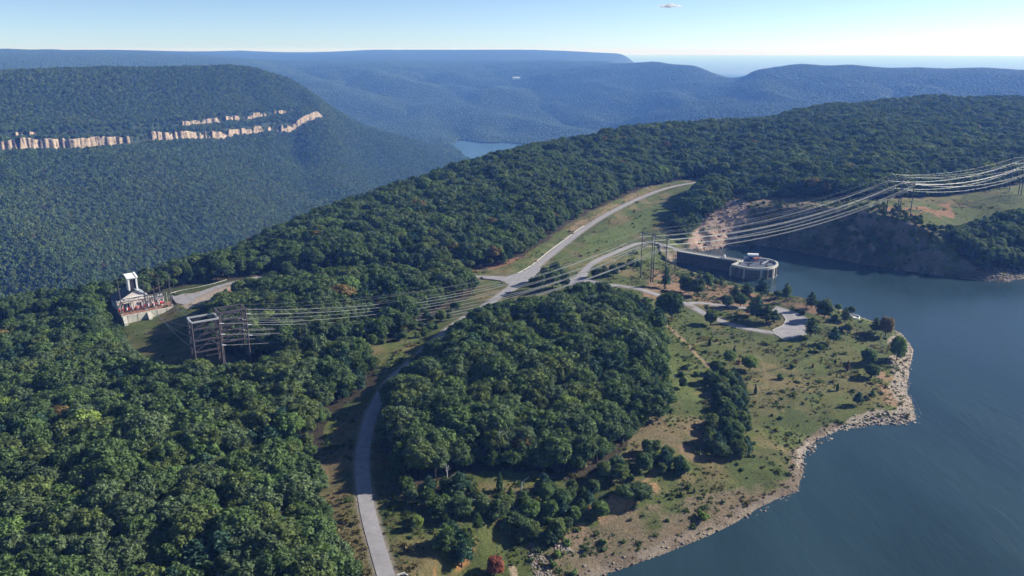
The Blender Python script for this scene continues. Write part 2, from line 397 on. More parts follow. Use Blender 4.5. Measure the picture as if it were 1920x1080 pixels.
def water_mat(name, col, scale, rough, strength):
    m, nt, b, out = new_mat(name)
    g = node(nt, 'ShaderNodeNewGeometry')
    mp = node(nt, 'ShaderNodeMapping'); mp.inputs['Rotation'].default_value = (0, 0, .5); mp.inputs['Scale'].default_value = (1, .33, 1)
    lk(nt, g.outputs['Position'], mp.inputs['Vector'])
    n1 = node(nt, 'ShaderNodeTexNoise', Scale=scale, Detail=4.0, Roughness=.6); lk(nt, mp.outputs[0], n1.inputs['Vector'])
    n2 = node(nt, 'ShaderNodeTexNoise', Scale=scale * .045, Detail=3.0); lk(nt, mp.outputs[0], n2.inputs['Vector'])
    n3 = node(nt, 'ShaderNodeTexNoise', Scale=scale * .3, Detail=3.0, Roughness=.6); lk(nt, mp.outputs[0], n3.inputs['Vector'])
    bp0 = node(nt, 'ShaderNodeBump', Strength=strength, Distance=1.6); lk(nt, n3.outputs['Fac'], bp0.inputs['Height'])
    bp = node(nt, 'ShaderNodeBump', Strength=strength, Distance=.6); lk(nt, n1.outputs['Fac'], bp.inputs['Height']); lk(nt, bp0.outputs[0], bp.inputs['Normal']); lk(nt, bp.outputs[0], b.inputs['Normal'])
    mr = node(nt, 'ShaderNodeMapRange'); mr.inputs[1].default_value = .35; mr.inputs[2].default_value = .65; mr.inputs[3].default_value = .88; mr.inputs[4].default_value = 1.12
    lk(nt, n2.outputs['Fac'], mr.inputs[0])
    lk(nt, mix(nt, 1.0, col, mr.outputs[0], 'MULTIPLY'), b.inputs['Base Color'])
    mr3 = node(nt, 'ShaderNodeMapRange'); mr3.inputs[1].default_value = .4; mr3.inputs[2].default_value = .62; mr3.inputs[3].default_value = rough; mr3.inputs[4].default_value = rough * 1.6
    lk(nt, n2.outputs['Fac'], mr3.inputs[0]); lk(nt, mr3.outputs[0], b.inputs['Roughness'])
    b.inputs['IOR'].default_value = 1.33; b.inputs['Specular IOR Level'].default_value = .5
    return m
M['lake'] = water_mat('lake_water', (.021, .044, .052), .5, .17, .15)
M['river'] = water_mat('river_water', (.03, .07, .09), .05, .2, .1)

# ------------------------------------------------------------------ object helpers
def tag(o, label=None, cat=None, group=None, kind=None):
    if label: o['label'] = label
    if cat: o['category'] = cat
    if group: o['group'] = group
    if kind: o['kind'] = kind
    return o
def mesh_np(name, V, Q, mats, midx=None, smooth=False):
    """mesh from an array of vertices and a list of equally sided face arrays"""
    me = bpy.data.meshes.new(name)
    V = np.asarray(V, np.float32)
    Q = [np.asarray(q, np.int32) for q in (Q if isinstance(Q, list) else [Q]) if len(q)]
    me.vertices.add(len(V)); me.vertices.foreach_set('co', V.ravel())
    loops = np.concatenate([q.ravel() for q in Q]); cnt = np.concatenate([np.full(len(q), q.shape[1], np.int32) for q in Q])
    me.loops.add(len(loops)); me.loops.foreach_set('vertex_index', loops)
    me.polygons.add(len(cnt)); me.polygons.foreach_set('loop_start', np.concatenate([[0], np.cumsum(cnt)[:-1]]).astype(np.int32))
    me.polygons.foreach_set('loop_total', cnt)
    if midx is not None: me.polygons.foreach_set('material_index', np.asarray(midx, np.int32))
    if smooth: me.polygons.foreach_set('use_smooth', np.ones(len(cnt), bool))
    for mt in (mats if isinstance(mats, list) else [mats]): me.materials.append(mt)
    me.update(calc_edges=True); me.validate()
    return me
def link(name, me, parent=None, loc=None):
    o = bpy.data.objects.new(name, me); COL.objects.link(o)
    if parent is not None: o.parent = parent
    if loc is not None: o.location = loc
    return o
def empty(name, loc=(0, 0, 0), rz=0.0):
    o = bpy.data.objects.new(name, None); COL.objects.link(o)
    o.location = loc; o.rotation_euler = (0, 0, rz); o.empty_display_size = .5
    return o
class MB:
    """collects boxes, bars and prisms into one mesh"""
    def __init__(s): s.v = []; s.f = []
    def add(s, v, f):
        n = len(s.v); s.v += [tuple(p) for p in v]; s.f += [tuple(i + n for i in q) for q in f]; return s
    def box(s, x0, y0, z0, x1, y1, z1):
        return s.add([(x0,y0,z0),(x1,y0,z0),(x1,y1,z0),(x0,y1,z0),(x0,y0,z1),(x1,y0,z1),(x1,y1,z1),(x0,y1,z1)],
                     [(3,2,1,0),(4,5,6,7),(0,1,5,4),(1,2,6,5),(2,3,7,6),(3,0,4,7)])
    def bar(s, p, q, w, h=None):
        p, q = Vector(p), Vector(q); h = h or w
        d = (q - p).normalized(); up = Vector((0, 0, 1)) if abs(d.z) < .95 else Vector((0, 1, 0))
        a = d.cross(up).normalized() * w / 2; c = a.normalized().cross(d) * h / 2
        return s.add([p-a-c, p+a-c, p+a+c, p-a+c, q-a-c, q+a-c, q+a+c, q-a+c], [(3,2,1,0),(4,5,6,7),(0,1,5,4),(1,2,6,5),(2,3,7,6),(3,0,4,7)])
    def tube(s, pts, r, n=8, cap=True):
        pts = [Vector(p) for p in pts]; rs = r if isinstance(r, (list, tuple)) else [r] * len(pts)
        V = []; F = []
        for i, p in enumerate(pts):
            d = (pts[min(i + 1, len(pts) - 1)] - pts[max(i - 1, 0)]).normalized()
            up = Vector((0, 0, 1)) if abs(d.z) < .9 else Vector((1, 0, 0))
            a = d.cross(up).normalized(); c = d.cross(a)
            V += [p + (a * math.cos(t) + c * math.sin(t)) * rs[i] for t in (2 * math.pi * k / n for k in range(n))]
        for i in range(len(pts) - 1):
            F += [(i * n + k, i * n + (k + 1) % n, (i + 1) * n + (k + 1) % n, (i + 1) * n + k) for k in range(n)]
        if cap: F += [tuple(range(n))[::-1], tuple((len(pts) - 1) * n + k for k in range(n))]
        return s.add(V, F)
    def prism(s, poly, z0, z1, floor=True):
        n = len(poly)
        V = [(x, y, z0) for x, y in poly] + [(x, y, z1) for x, y in poly]
        F = [(i, (i + 1) % n, n + (i + 1) % n, n + i) for i in range(n)] + [tuple(range(n, 2 * n))]
        if floor: F.append(tuple(range(n))[::-1])
        return s.add(V, F)
    def build(s, name, mat, parent=None, loc=None, smooth=False):
        me = bpy.data.meshes.new(name); me.from_pydata(s.v, [], s.f); me.materials.append(mat)
        bm = bmesh.new(); bm.from_mesh(me); bmesh.ops.recalc_face_normals(bm, faces=bm.faces); bm.to_mesh(me); bm.free()
        if smooth:
            for p in me.polygons: p.use_smooth = True
        return link(name, me, parent, loc)

# ------------------------------------------------------------------ land cover
X, Y, Z = GX.ravel(), GY.ravel(), GZ.ravel()
R_ = RR.ravel()
def PG(l): return [onground(px, py, 25)[:2] for px, py in l]
def cov(base): return np.tile(np.array(base, np.float32), (len(X), 1))
def paint(C, w, col, k=.72):
    w = np.clip(w, 0, 1)[:, None]; return C * (1 - w) + np.array(col, np.float32) * k * w
wx = X + 9 * (fbm(X / 14, Y / 14, 31, 3) - .5); wy = Y + 9 * (fbm(X / 14, Y / 14, 32, 3) - .5)
nA, nB, nC = fbm(X / 30, Y / 30, 41, 4), fbm(X / 12, Y / 12, 42, 4), fbm(X / 70, Y / 70, 43, 3)
GRASS, DRY, CLAY, SOIL, ROCK, LITTER = (.078, .098, .030), (.145, .122, .058), (.42, .22, .10), (.31, .22, .14), (.38, .32, .26), (.05, .042, .028)
C = cov((.028, .04, .022))                                     # forest floor far off
nearm = (R_ < 1000) | ((R_ < 1350) & inpoly(X, Y, RIM))
C[R_ > 18000] = (.13, .14, .105)  # distant plain, colour lightened to stand in for pale horizon haze
C[nearm] = LITTER
MEADOW = P2([(1180,560),(1240,600),(1256,640),(1262,700),(1254,770),(1195,805),(1130,880),(960,895),(820,930),(745,935),(715,900),(705,1000),(745,1080),(790,1180),(1000,1190),(1130,1090),(1500,940),(1530,830),(1735,800),(1735,600),(1560,560),(1420,535),(1260,490),(1180,500)], 10)
STRIP = P2([(700,1110),(655,1110),(640,1060),(612,980),(596,910),(600,840),(625,780),(690,712),(760,650),(800,642),(760,690),(715,740),(692,800),(684,880),(694,960),(712,1040),(745,1110)], 20)
STRIP2 = P2([(725,1110),(705,1000),(690,930),(690,850),(705,790),(740,725),(790,672),(850,622),(960,560),(965,600),(880,628),(830,670),(765,735),(745,800),(760,880),(800,930),(800,1110)], 20)
VERGE = P2([(800,648),(900,560),(955,535),(860,505),(940,498),(990,480),(1075,405),(1190,350),(1300,330),(1340,345),(1290,360),(1262,400),(1300,440),(1290,470),(1250,490),(1200,500),(1200,560),(1000,590),(880,630)], 22)
TOWERG = P2([(180,625),(215,590),(330,575),(470,560),(700,600),(800,600),(860,565),(900,565),(850,620),(760,668),(640,660),(520,680),(505,705),(430,722),(330,712),(250,690)], 14)
FARG = PG([(1385,400),(1440,372),(1560,372),(1650,374),(1750,366),(1850,354),(1915,344),(1915,412),(1840,420),(1740,440),(1640,425),(1540,400)])
W = {}
W['left'] = P2([(655,1110),(636,1062),(606,980),(590,910),(594,845),(616,800),(672,765),(702,738),(716,702),(690,684),(620,684),(560,694),(510,714),(440,728),(330,722),(270,690),(238,640),(218,610),(195,580),(140,566),(90,588),(0,604),(-140,642),(-260,800),(-400,1000),(-400,1300),(640,1300)], 15)
W['middle'] = P2([(383,585),(384,612),(402,640),(440,656),(480,668),(560,672),(660,650),(740,640),(800,600),(850,572),(890,556),(880,530),(840,524),(700,526),(560,532),(470,542),(430,556),(408,570)], 20)
W['ridge'] = P2([(316,534),(350,530),(430,524),(500,512),(600,511)], 19) + PG([(760,510),(860,512),(925,502),(975,488),(1010,462),(1060,425),(1095,402),(1190,358),(1290,335),(1345,333),(1350,345),(1300,362),(1262,402),(1290,418),(1345,400),(1375,368),(1420,352),(1480,368),(1560,370),(1650,374),(1720,371),(1790,367),(1850,357),(1915,346)]) + [at(2100,318,46), (3000, 1500), (1500, 2300), (900, 2300), (350, 1950)] + [at(px, py, z) for px, py, z in [(1180,250,63),(960,294,51),(800,344,37),(640,405,26),(560,440,24),(470,480,22),(400,500,19)]]
W['centre'] = P2([(738,905),(716,840),(722,765),(770,702),(826,656),(890,622),(960,605),(1000,595),(1060,580),(1120,570),(1195,578),(1240,612),(1250,700),(1243,770),(1185,802),(1125,856),(1050,872),(960,872),(870,880),(800,912)], 20)
W['point'] = PG([(1735,442),(1765,480),(1830,512),(1900,512)]) + [at(2000,490,12), at(2150,470,14), at(2150,385,38)] + PG([(1915,402),(1850,418),(1790,432)])
def field(poly): return inpoly(wx, wy, poly).astype(float)
wm = np.maximum.reduce([field(q) for q in (MEADOW, STRIP, STRIP2, VERGE, TOWERG, FARG)])
grassy = np.array(GRASS)[None] * (1 - sstep(.47, .66, nA * .6 + nB * .4))[:, None] + np.array(DRY)[None] * sstep(.47, .66, nA * .6 + nB * .4)[:, None]
nE = fbm(X / 7, Y / 7, 44, 3); nF = fbm(X / 50, Y / 20, 45, 4)
grassy = grassy * (.62 + .76 * nC)[:, None] * (.72 + .56 * nE)[:, None]
grassy = grassy * (1 - .55 * sstep(.56, .68, nF))[:, None] + np.array([.05, .068, .024])[None] * (.55 * sstep(.56, .68, nF))[:, None]
wood_ = np.maximum.reduce([field(q) for q in W.values()]) * (1 - wm * 0)
C[nearm & (wood_ < .5)] = grassy[nearm & (wood_ < .5)]
def patch(poly, z, col, amt=.8, th=(.3, .55)):
    global C
    C = paint(C, field(PG(poly)) * (amt * sstep(th[0], th[1], nB) if th else amt), col)
patch([(1225,505),(1300,520),(1400,545),(1460,560),(1440,600),(1300,570),(1200,555)], 13, (.32, .21, .14), .9, (.2, .5))
patch([(1460,565),(1530,575),(1560,600),(1500,585)], 9, (.28, .18, .12), .9, None)
patch([(1252,740),(1330,770),(1330,850),(1240,830),(1140,890),(1180,830)], 13, (.235, .185, .11), .75, (.28, .55))
patch([(1280,790),(1340,800),(1320,870),(1270,865)], 9, (.34, .23, .14), .8, (.45, .6))
patch([(600,840),(680,740),(660,900),(690,1080),(650,1080),(600,930)], 20, (.24, .18, .10), .6, (.35, .6))
patch([(1310,620),(1480,640),(1560,660),(1480,690),(1330,660)], 9, (.125, .15, .05), .75, None)
patch([(1560,620),(1640,640),(1690,700),(1690,790),(1560,780),(1500,700)], 5, (.15, .15, .055), .6, (.3, .6))
patch([(1640,690),(1690,690),(1710,780),(1660,760)], 3, (.4, .26, .16), .8, (.35, .55))
patch([(850,505),(1000,478),(950,497),(900,512)], 23, (.33, .19, .12), .9, (.3, .5))
patch([(1030,470),(1090,430),(1210,362),(1290,345),(1180,368),(1080,418)], 25, (.30, .22, .13), .8, (.3, .5))
patch([(1100,445),(1240,380),(1262,400),(1190,440),(1090,480)], 22, (.115, .16, .05), .85, None)
patch([(990,1020),(1060,1000),(1100,960),(1250,900),(1250,925),(1130,985),(1010,1060)], 8, (.42, .27, .15), .85, (.42, .55))
patch([(1050,1000),(1300,930),(1480,900),(1500,930),(1330,1005),(1130,1080),(1000,1090)], 4, (.24, .185, .13), .8, (.2, .5))
patch([(820,1040),(900,1030),(920,1060),(860,1080),(800,1075)], 15, (.46, .21, .09), .9, (.5, .6))
patch([(420,540),(500,510),(520,540),(440,550)], 19, (.42, .24, .12), .9, None)
patch([(1690,390),(1780,380),(1790,410),(1700,405)], 35, (.36, .19, .12), .8, (.35, .5))
patch([(1620,400),(1690,388),(1660,415),(1600,410)], 32, (.42, .25, .17), .85, (.3, .5))
patch([(330,560),(345,580),(420,560),(440,535),(400,540)], 16.5, (.45, .38, .33), .9, None)
# rock of the shore and the cut bank
dl, _ = segdist(X[nearm], Y[nearm], LAKE, True)
dshore = np.full(len(X), 999.); dshore[nearm] = dl
band = 4 + 8 * nA
C = paint(C, (1 - sstep(band * .6, band, dshore)) * (Z > -1) * (R_ < 1000), (.22, .175, .13))
C = paint(C, (1 - sstep(3, 7, dshore)) * sstep(.45, .55, nB) * (R_ < 1000), (.30, .25, .195))
ROCKPT = P2([(1500,880),(1506,840),(1560,800),(1600,775),(1680,770),(1668,700),(1672,640),(1700,610),(1740,650),(1740,800),(1600,815),(1530,840)], 2)
C = paint(C, field(ROCKPT) * .9, (.42, .36, .30))
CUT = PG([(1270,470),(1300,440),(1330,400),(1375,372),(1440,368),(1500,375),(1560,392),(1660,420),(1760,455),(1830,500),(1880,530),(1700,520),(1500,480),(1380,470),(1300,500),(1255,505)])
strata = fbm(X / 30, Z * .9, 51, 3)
C = paint(C, field(CUT) * sstep(.38, .5, strata * .6 + nB * .4) * .9, (.25, .20, .165))  # cut rock darkened to stand in for shade on this bank
C = paint(C, field(CUT) * sstep(.5, .6, fbm(X / 14, Y / 14, 52, 3)) * .8, (.06, .072, .035))
C = paint(C, field(PG([(1290,470),(1310,425),(1335,398),(1372,378),(1410,384),(1400,430),(1380,462),(1330,470)])) * sstep(.36, .5, strata * .5 + nB * .5) * .9, (.46, .33, .26))
# graded shoulders, tracks, ditches, a sunlit crest edge
for road, hw in ROADS:
    c_ = catmull(road, 8)
    d, _ = segdist(X[nearm], Y[nearm], c_); full = np.full(len(X), 999.); full[nearm] = d
    C = paint(C, (1 - sstep(hw + .4, hw + 2.2, full)) * .8, (.33, .29, .24))
def trackline(px, z, w, col, amt=.8):
    global C
    c_ = catmull([at(a_, b_, z) for a_, b_ in px], 6)
    d, _ = segdist(X[nearm], Y[nearm], c_); full = np.full(len(X), 999.); full[nearm] = d
    C = paint(C, (1 - sstep(w * .5, w, full + 1.2 * (nB - .5))) * amt, col)
trackline([(1232,600),(1262,622),(1290,645),(1310,664),(1330,680)], 14, 2.2, (.40, .29, .19))
trackline([(1330,680),(1345,700),(1352,730)], 11, 1.3, (.34, .25, .15), .6)
trackline([(1330,697),(1400,702),(1460,690),(1520,665),(1560,650)], 8, 1.6, (.06, .075, .035), .8)
trackline([(960,1020),(985,1085),(1000,1110)], 15, 1.4, (.46, .36, .26), .9)
trackline([(1290,660),(1330,648),(1420,668),(1440,720),(1470,760)], 9, 1.2, (.30, .24, .13), .5)
trackline([(1512,376),(1560,390),(1600,402),(1645,413)], 42, 2.4, (.46, .35, .27), .9)  # pale crest line, the sunlit edge put into the ground colour
trackline([(1250,868),(1180,930),(1100,955)], 8, 1.5, (.42, .27, .16), .6)
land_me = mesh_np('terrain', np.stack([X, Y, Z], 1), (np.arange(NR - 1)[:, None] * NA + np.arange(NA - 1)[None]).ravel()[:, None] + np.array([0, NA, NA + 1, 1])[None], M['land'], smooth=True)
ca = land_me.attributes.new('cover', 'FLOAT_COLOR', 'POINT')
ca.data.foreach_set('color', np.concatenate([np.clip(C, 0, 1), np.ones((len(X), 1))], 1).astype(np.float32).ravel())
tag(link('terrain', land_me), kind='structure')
print('land', round(time.time() - T0, 1))

# ------------------------------------------------------------------ water
lk_poly = [at(px, py, 0) for px, py in [(940,1300),(1000,1000),(1400,880),(1440,700),(1500,560),(1230,520),(1220,440),(1500,440),(1900,500),(2600,480)]] + [(1600, 850), (1700, -300), (20, -300)]
xs = np.arange(-60, 1701, 20.); ys = np.arange(-300, 861, 20.)
gx, gy = np.meshgrid(xs, ys, indexing='ij')
big = np.stack([gx.ravel(), gy.ravel(), np.zeros(gx.size)], 1)
nx, ny = len(xs), len(ys)
q = (np.arange(nx - 1)[:, None] * ny + np.arange(ny - 1)[None]).ravel()[:, None] + np.array([0, ny, ny + 1, 1])[None]
cx_, cy_ = gx[:-1, :-1].ravel() + 10, gy[:-1, :-1].ravel() + 10
dd, _ = segdist(cx_, cy_, LAKE, True)
keep = inpoly(cx_, cy_, LAKE) | (dd < 26)
tag(link('reservoir_water', mesh_np('reservoir_water', big, q[keep], M['lake'], smooth=True)), kind='structure')
mb = MB(); mb.add([(-2500,3300,-317),(3500,3300,-317),(3500,7500,-317),(-2500,7500,-317)], [(0,1,2,3)])
tag(mb.build('river_water', M['river']), kind='structure')

# ------------------------------------------------------------------ roads
def ribbon(name, road, hw, lift, mat, kind='structure'):
    c_ = catmull(road, 3)
    t = np.gradient(c_[:, :2], axis=0); t /= np.linalg.norm(t, axis=1)[:, None] + 1e-9
    nrm = np.stack([-t[:, 1], t[:, 0]], 1)
    V = []; k = 4
    for s in np.linspace(-hw, hw, k):
        p = c_[:, :2] + nrm * s
        V.append(np.column_stack([p, c_[:, 2] + lift + .04 * (1 - abs(s) / hw)]))
    n = len(c_); V = np.concatenate(V)
    Q = np.concatenate([np.stack([np.arange(n - 1) + j * n, np.arange(1, n) + j * n, np.arange(1, n) + (j + 1) * n, np.arange(n - 1) + (j + 1) * n], 1)[:, ::-1] for j in range(k - 1)])
    return tag(link(name, mesh_np(name, V, Q, mat)), kind=kind)
ribbon('road', ROAD_MAIN, 3.1, .16, M['asphalt'])
ribbon('switchyard_road', ROAD_YARD, 2.9, .15, M['asphalt'])
ribbon('lakeside_road', ROAD_LAKE, 2.9, .14, M['asphalt'])
ribbon('loop_road', ROAD_LOOP, 2.3, .13, M['asphalt'])
ribbon('bridge_road', ROAD_BRIDGE, 2.7, .12, M['asphalt'])
ribbon('footpath', PATH_RING, 1.2, .12, M['concrete'])
# flared corners where roads meet
def sheet(name, px, z, lift, mat):
    mb = MB(); mb.add([(*at(a_, b_, z), z + lift) for a_, b_ in px], [tuple(range(len(px)))])
    return tag(mb.build(name, mat), kind='structure')
sheet('road_junction', [(905,517),(950,519),(985,507),(1010,500),(1015,505),(1000,520),(1015,526),(985,534),(955,550),(943,547),(955,534),(938,526),(905,522)], 22, .20, M['asphalt'])
sheet('road_fork', [(1058,526),(1075,521),(1087,519),(1100,512),(1104,514),(1096,524),(1130,529),(1120,536),(1070,537)], 20.7, .36, M['asphalt'])
mb = MB(); mb.add([(*p, 10.17) for p in LOT], [tuple(range(len(LOT)))]); tag(mb.build('parking_lot', M['asphalt']), kind='structure')
mb = MB()
for a_, b_ in zip(LOT, LOT[1:]):
    if a_ in LOT[1:2] or math.dist(a_, b_) > 5: mb.bar((*a_, 10.15), (*b_, 10.15), .45, .42)
tag(mb.build('parking_kerb', M['concrete']), kind='structure')
g_ = catmull(P3([(1096,424,24.6),(1086,430,24.2),(1060,449,23.4),(1027,473,22.8),(996,498,22.3),(965,516,22)]), 3)
gz = Hq(g_[:, 0], g_[:, 1]) + .25; g_[:, 2] = gz
ribbon('roadside_gutter', [tuple(p) for p in g_[::3]], .9, .08, M['concrete'])
YLOT = P2([(322,557),(345,551),(368,552),(364,564),(345,571),(330,568)], 16.3)
mb = MB(); mb.add([(*p, max(H1(*p), 16.2) + .1) for p in YLOT], [tuple(range(len(YLOT)))]); tag(mb.build('switchyard_apron', M['asphalt']), kind='structure')
# ------------------------------------------------------------------ trees
def unit(v): return v / (np.linalg.norm(v, axis=-1, keepdims=True) + 1e-9)
def rand_dirs(n, r, zmin=-1.0):
    z = r.uniform(zmin, 1, n); t = r.uniform(0, 2 * np.pi, n); s = np.sqrt(1 - z * z)
    return np.stack([s * np.cos(t), s * np.sin(t), z], 1)
def leaf_quads(P, N, size, r, asp=1.0):
    """one small leaf spray (a folded quad) at every point"""
    n = len(P)
    A = unit(np.cross(N, rand_dirs(n, r))); B = np.cross(N, A)
    s = (size * r.uniform(.6, 1.35, n))[:, None]
    a, b = A * s * .5, B * s * .5 * asp
    k = N * s * .18
    V = np.stack([P - a - b * .6 - k, P + a * .7 - b, P + a + b * .7 - k, P - a * .6 + b], 1).reshape(-1, 3)
    return V, np.arange(4 * n).reshape(n, 4)
def ico(sub=1):
    bm = bmesh.new(); bmesh.ops.create_icosphere(bm, subdivisions=sub, radius=1)
    V = np.array([v.co[:] for v in bm.verts]); F = np.array([[v.index for v in f.verts] for f in bm.faces]); bm.free()
    return V, F
ICO1, ICO2 = ico(1), ico(2)
def merge(parts):
    V, Q4, Q3, n = [], [], [], 0
    for v, f in parts:
        V.append(v); (Q4 if f.shape[1] == 4 else Q3).append(f + n); n += len(v)
    return np.concatenate(V), [np.concatenate(q) for q in (Q4, Q3) if q]
def tube_np(pts, rad, n=6):
    mb = MB(); mb.tube(pts, list(rad), n, cap=False)
    return np.array([tuple(v) for v in mb.v]), np.array(mb.f)
def broad_parts(seed, lobes=26, leaves=2600, leaf=.75, r0=1.0, flat=.72, core=True, hgt=2.3, csub=1):
    """unit broadleaf tree: crown radius about 1, total height hgt; returns crown and trunk geometry"""
    r = np.random.default_rng(seed)
    zc = hgt - flat * 1.02
    D = rand_dirs(lobes, r, -.55)
    # spread lobes evenly
    for _ in range(12):
        d = D[:, None] - D[None]; q = (d ** 2).sum(-1) + np.eye(lobes)
        D = unit(D + .04 * (d / q[..., None] ** 1.5).sum(1) / 4); D[:, 2] = np.maximum(D[:, 2], -.6)
    rad = r.uniform(.55, .86, lobes)
    stretch = np.array([r.uniform(.88, 1.12), r.uniform(.88, 1.12), flat])
    Cn = D * rad[:, None] * stretch + np.array([0, 0, zc])
    Cn = np.vstack([Cn, [[0, 0, zc + flat * .25]]]); lr = np.append(r.uniform(.24, .40, lobes), .5)
    parts = []
    w = lr ** 2; w /= w.sum()
    for c, q, k in zip(Cn, lr, (w * leaves).astype(int)):
        if core:
            v = ICO1[0] if csub == 1 else ICO2[0]; f = ICO1[1] if csub == 1 else ICO2[1]
            vv = v * q * (.74 + .2 * r.random((len(v), 1))); parts.append((vv * np.array([1, 1, .85]) + c, f))
        if k:
            d = rand_dirs(k, r, -.5)
            p = c + d * q * r.uniform(.72, 1.18, (k, 1)) * np.array([1, 1, .9])
            n = unit(d + .8 * rand_dirs(k, r) + np.array([0, 0, .35]))
            parts.append(leaf_quads(p, n, leaf, r))
    crown = merge(parts)
    tp = [tube_np([(0, 0, -.15), (.01, .02, hgt * .3), (.03, -.02, zc + .1)], [.075, .05, .025])]
    for k in range(5):
        a = k * 1.3 + r.uniform(0, 1); z = hgt * r.uniform(.3, .5)
        e = Cn[r.integers(0, lobes)]
        tp.append(tube_np([(0.02, 0, z), ((e[0]) * .5, (e[1]) * .5, (z + e[2]) / 2 + .05), tuple(e)], [.028, .02, .008], 5))
    return crown, merge(tp)
def pine_parts(seed, leaves=1500, tiers=9, hgt=3.6, open_=.0):
    r = np.random.default_rng(seed); parts = []; tp = [tube_np([(0, 0, -.15), (r.uniform(-.05, .05), 0, hgt * .5), (0, 0, hgt * .98)], [.07, .05, .012])]
    z0 = hgt * r.uniform(.2, .32)
    tips = []
    for t in range(tiers):
        f = t / (tiers - 1); z = z0 + (hgt - z0) * f * .94
        L = (1 - f) ** .75 * r.uniform(.8, 1.1) * (.75 if t == 0 else 1) + .1
        nb = 7 if f < .6 else 5
        for k in range(nb):
            if r.random() < .12 + open_: continue
            a = 2 * math.pi * (k + r.uniform(-.3, .3)) / nb + t
            l = L * r.uniform(.7, 1.15)
            e = np.array([math.cos(a) * l, math.sin(a) * l, z + l * r.uniform(-.05, .25)])
            s = np.array([0, 0, z])
            tp.append(tube_np([tuple(s), tuple(e)], [.02, .006], 4))
            tips.append((s, e, l))
    tot = sum(t[2] for t in tips)
    for s, e, l in tips:
        k = max(8, int(leaves * l / tot))
        u = r.uniform(.3, 1.08, (k, 1)) ** .8
        p = s + (e - s) * u + r.normal(0, .085 + .05 * l, (k, 3)) * np.array([1, 1, .6])
        parts.append(leaf_quads(p, unit(rand_dirs(k, r) * .7 + np.array([0, 0, .8])), .2, r, .8))
    p = np.array([0, 0, hgt * .97]) + r.normal(0, .07, (30, 3)); parts.append(leaf_quads(p, rand_dirs(30, r), .16, r))
    return merge(parts), merge(tp)
def cedar_parts(seed, leaves=700, hgt=4.2):
    r = np.random.default_rng(seed)
    z = r.uniform(.04, 1, leaves); w = np.sin(np.pi * np.clip(z, 0, 1) ** .62) ** .8
    a = r.uniform(0, 2 * np.pi, leaves); q = w * r.uniform(.6, 1.1, leaves)
    p = np.stack([np.cos(a) * q, np.sin(a) * q, z * hgt], 1)
    n = unit(np.stack([np.cos(a), np.sin(a), np.full(leaves, .5)], 1) + .7 * rand_dirs(leaves, r))
    v = ICO2[0] * np.array([.62, .62, hgt * .44]) + np.array([0, 0, hgt * .47])
    return merge([leaf_quads(p, n, .34, r, 1.3), (v, ICO2[1])]), merge([tube_np([(0, 0, -.2), (0, 0, hgt * .6)], [.09, .03], 5)])
def shrub_parts(seed, leaves=900, lobes=9):
    r = np.random.default_rng(seed); parts = []
    for k in range(lobes):
        a = r.uniform(0, 6.28); q = r.uniform(.1, .72); s = r.uniform(.26, .46)
        c = np.array([math.cos(a) * q, math.sin(a) * q, r.uniform(.25, .95) * (1.1 - .5 * q)])
        parts.append((ICO1[0] * s * .7 + c, ICO1[1]))
        d = rand_dirs(leaves // lobes, r, -.6)
        parts.append(leaf_quads(c + d * s * r.uniform(.7, 1.3, (len(d), 1)), unit(d + .8 * rand_dirs(len(d), r) + [0, 0, .4]), .2, r))
    return merge(parts), merge([tube_np([(0, 0, -.2), (.03, .02, .5)], [.06, .03], 5), tube_np([(0, 0, 0), (.25, .1, .6)], [.04, .02], 4), tube_np([(0, 0, 0), (-.2, .15, .6)], [.04, .02], 4)])

KINDS = {}
def add_kind(kind, n, fn):
    L = []
    for k in range(n):
        cr, tr = fn(k)
        L.append((mesh_np(kind + '_crown', cr[0], cr[1], M['leaf']), mesh_np(kind + '_trunk', tr[0], tr[1], M['bark'], smooth=True), cr, tr))
    KINDS[kind] = L
LEAF = .115
NWOOD = 9                                                     # the first nine stand in woods, the last five in the open with crowns down to the grass
add_kind('broadleaf_tree', 14, lambda k: broad_parts(100 + k, 22 + 3 * (k % 4), 3400, LEAF, flat=.66 + .09 * (k % 3), hgt=2.25 + .18 * (k % 3)) if k < NWOOD else broad_parts(100 + k, 30, 3600, LEAF, flat=.98, hgt=2.16))
add_kind('pine_tree', 6, lambda k: pine_parts(200 + k, 1500, 8 + k % 3, 3.1 + .35 * (k % 3), .06 * (k % 2)))
add_kind('cedar_tree', 3, lambda k: cedar_parts(300 + k))
add_kind('shrub', 5, lambda k: shrub_parts(400 + k))
HGT = {'broadleaf_tree': lambda k: 2.25 + .18 * (k % 3) if k < NWOOD else 2.16, 'pine_tree': lambda k: 3.1 + .35 * (k % 3), 'cedar_tree': lambda k: 4.2, 'shrub': lambda k: 1.25}
PROTO = {}
K_ = 1.75
TINTS = {'dark green': (.040, .062, .025), 'mid green': (.050, .077, .027), 'grey green': (.055, .077, .036), 'olive green': (.062, .081, .027), 'bright green': (.061, .095, .029), 'yellow green': (.10, .135, .034),
         'rust tinged': (.105, .075, .032), 'blue green': (.030, .060, .040), 'red leaved': (.13, .045, .03), 'brown': (.10, .055, .03)}
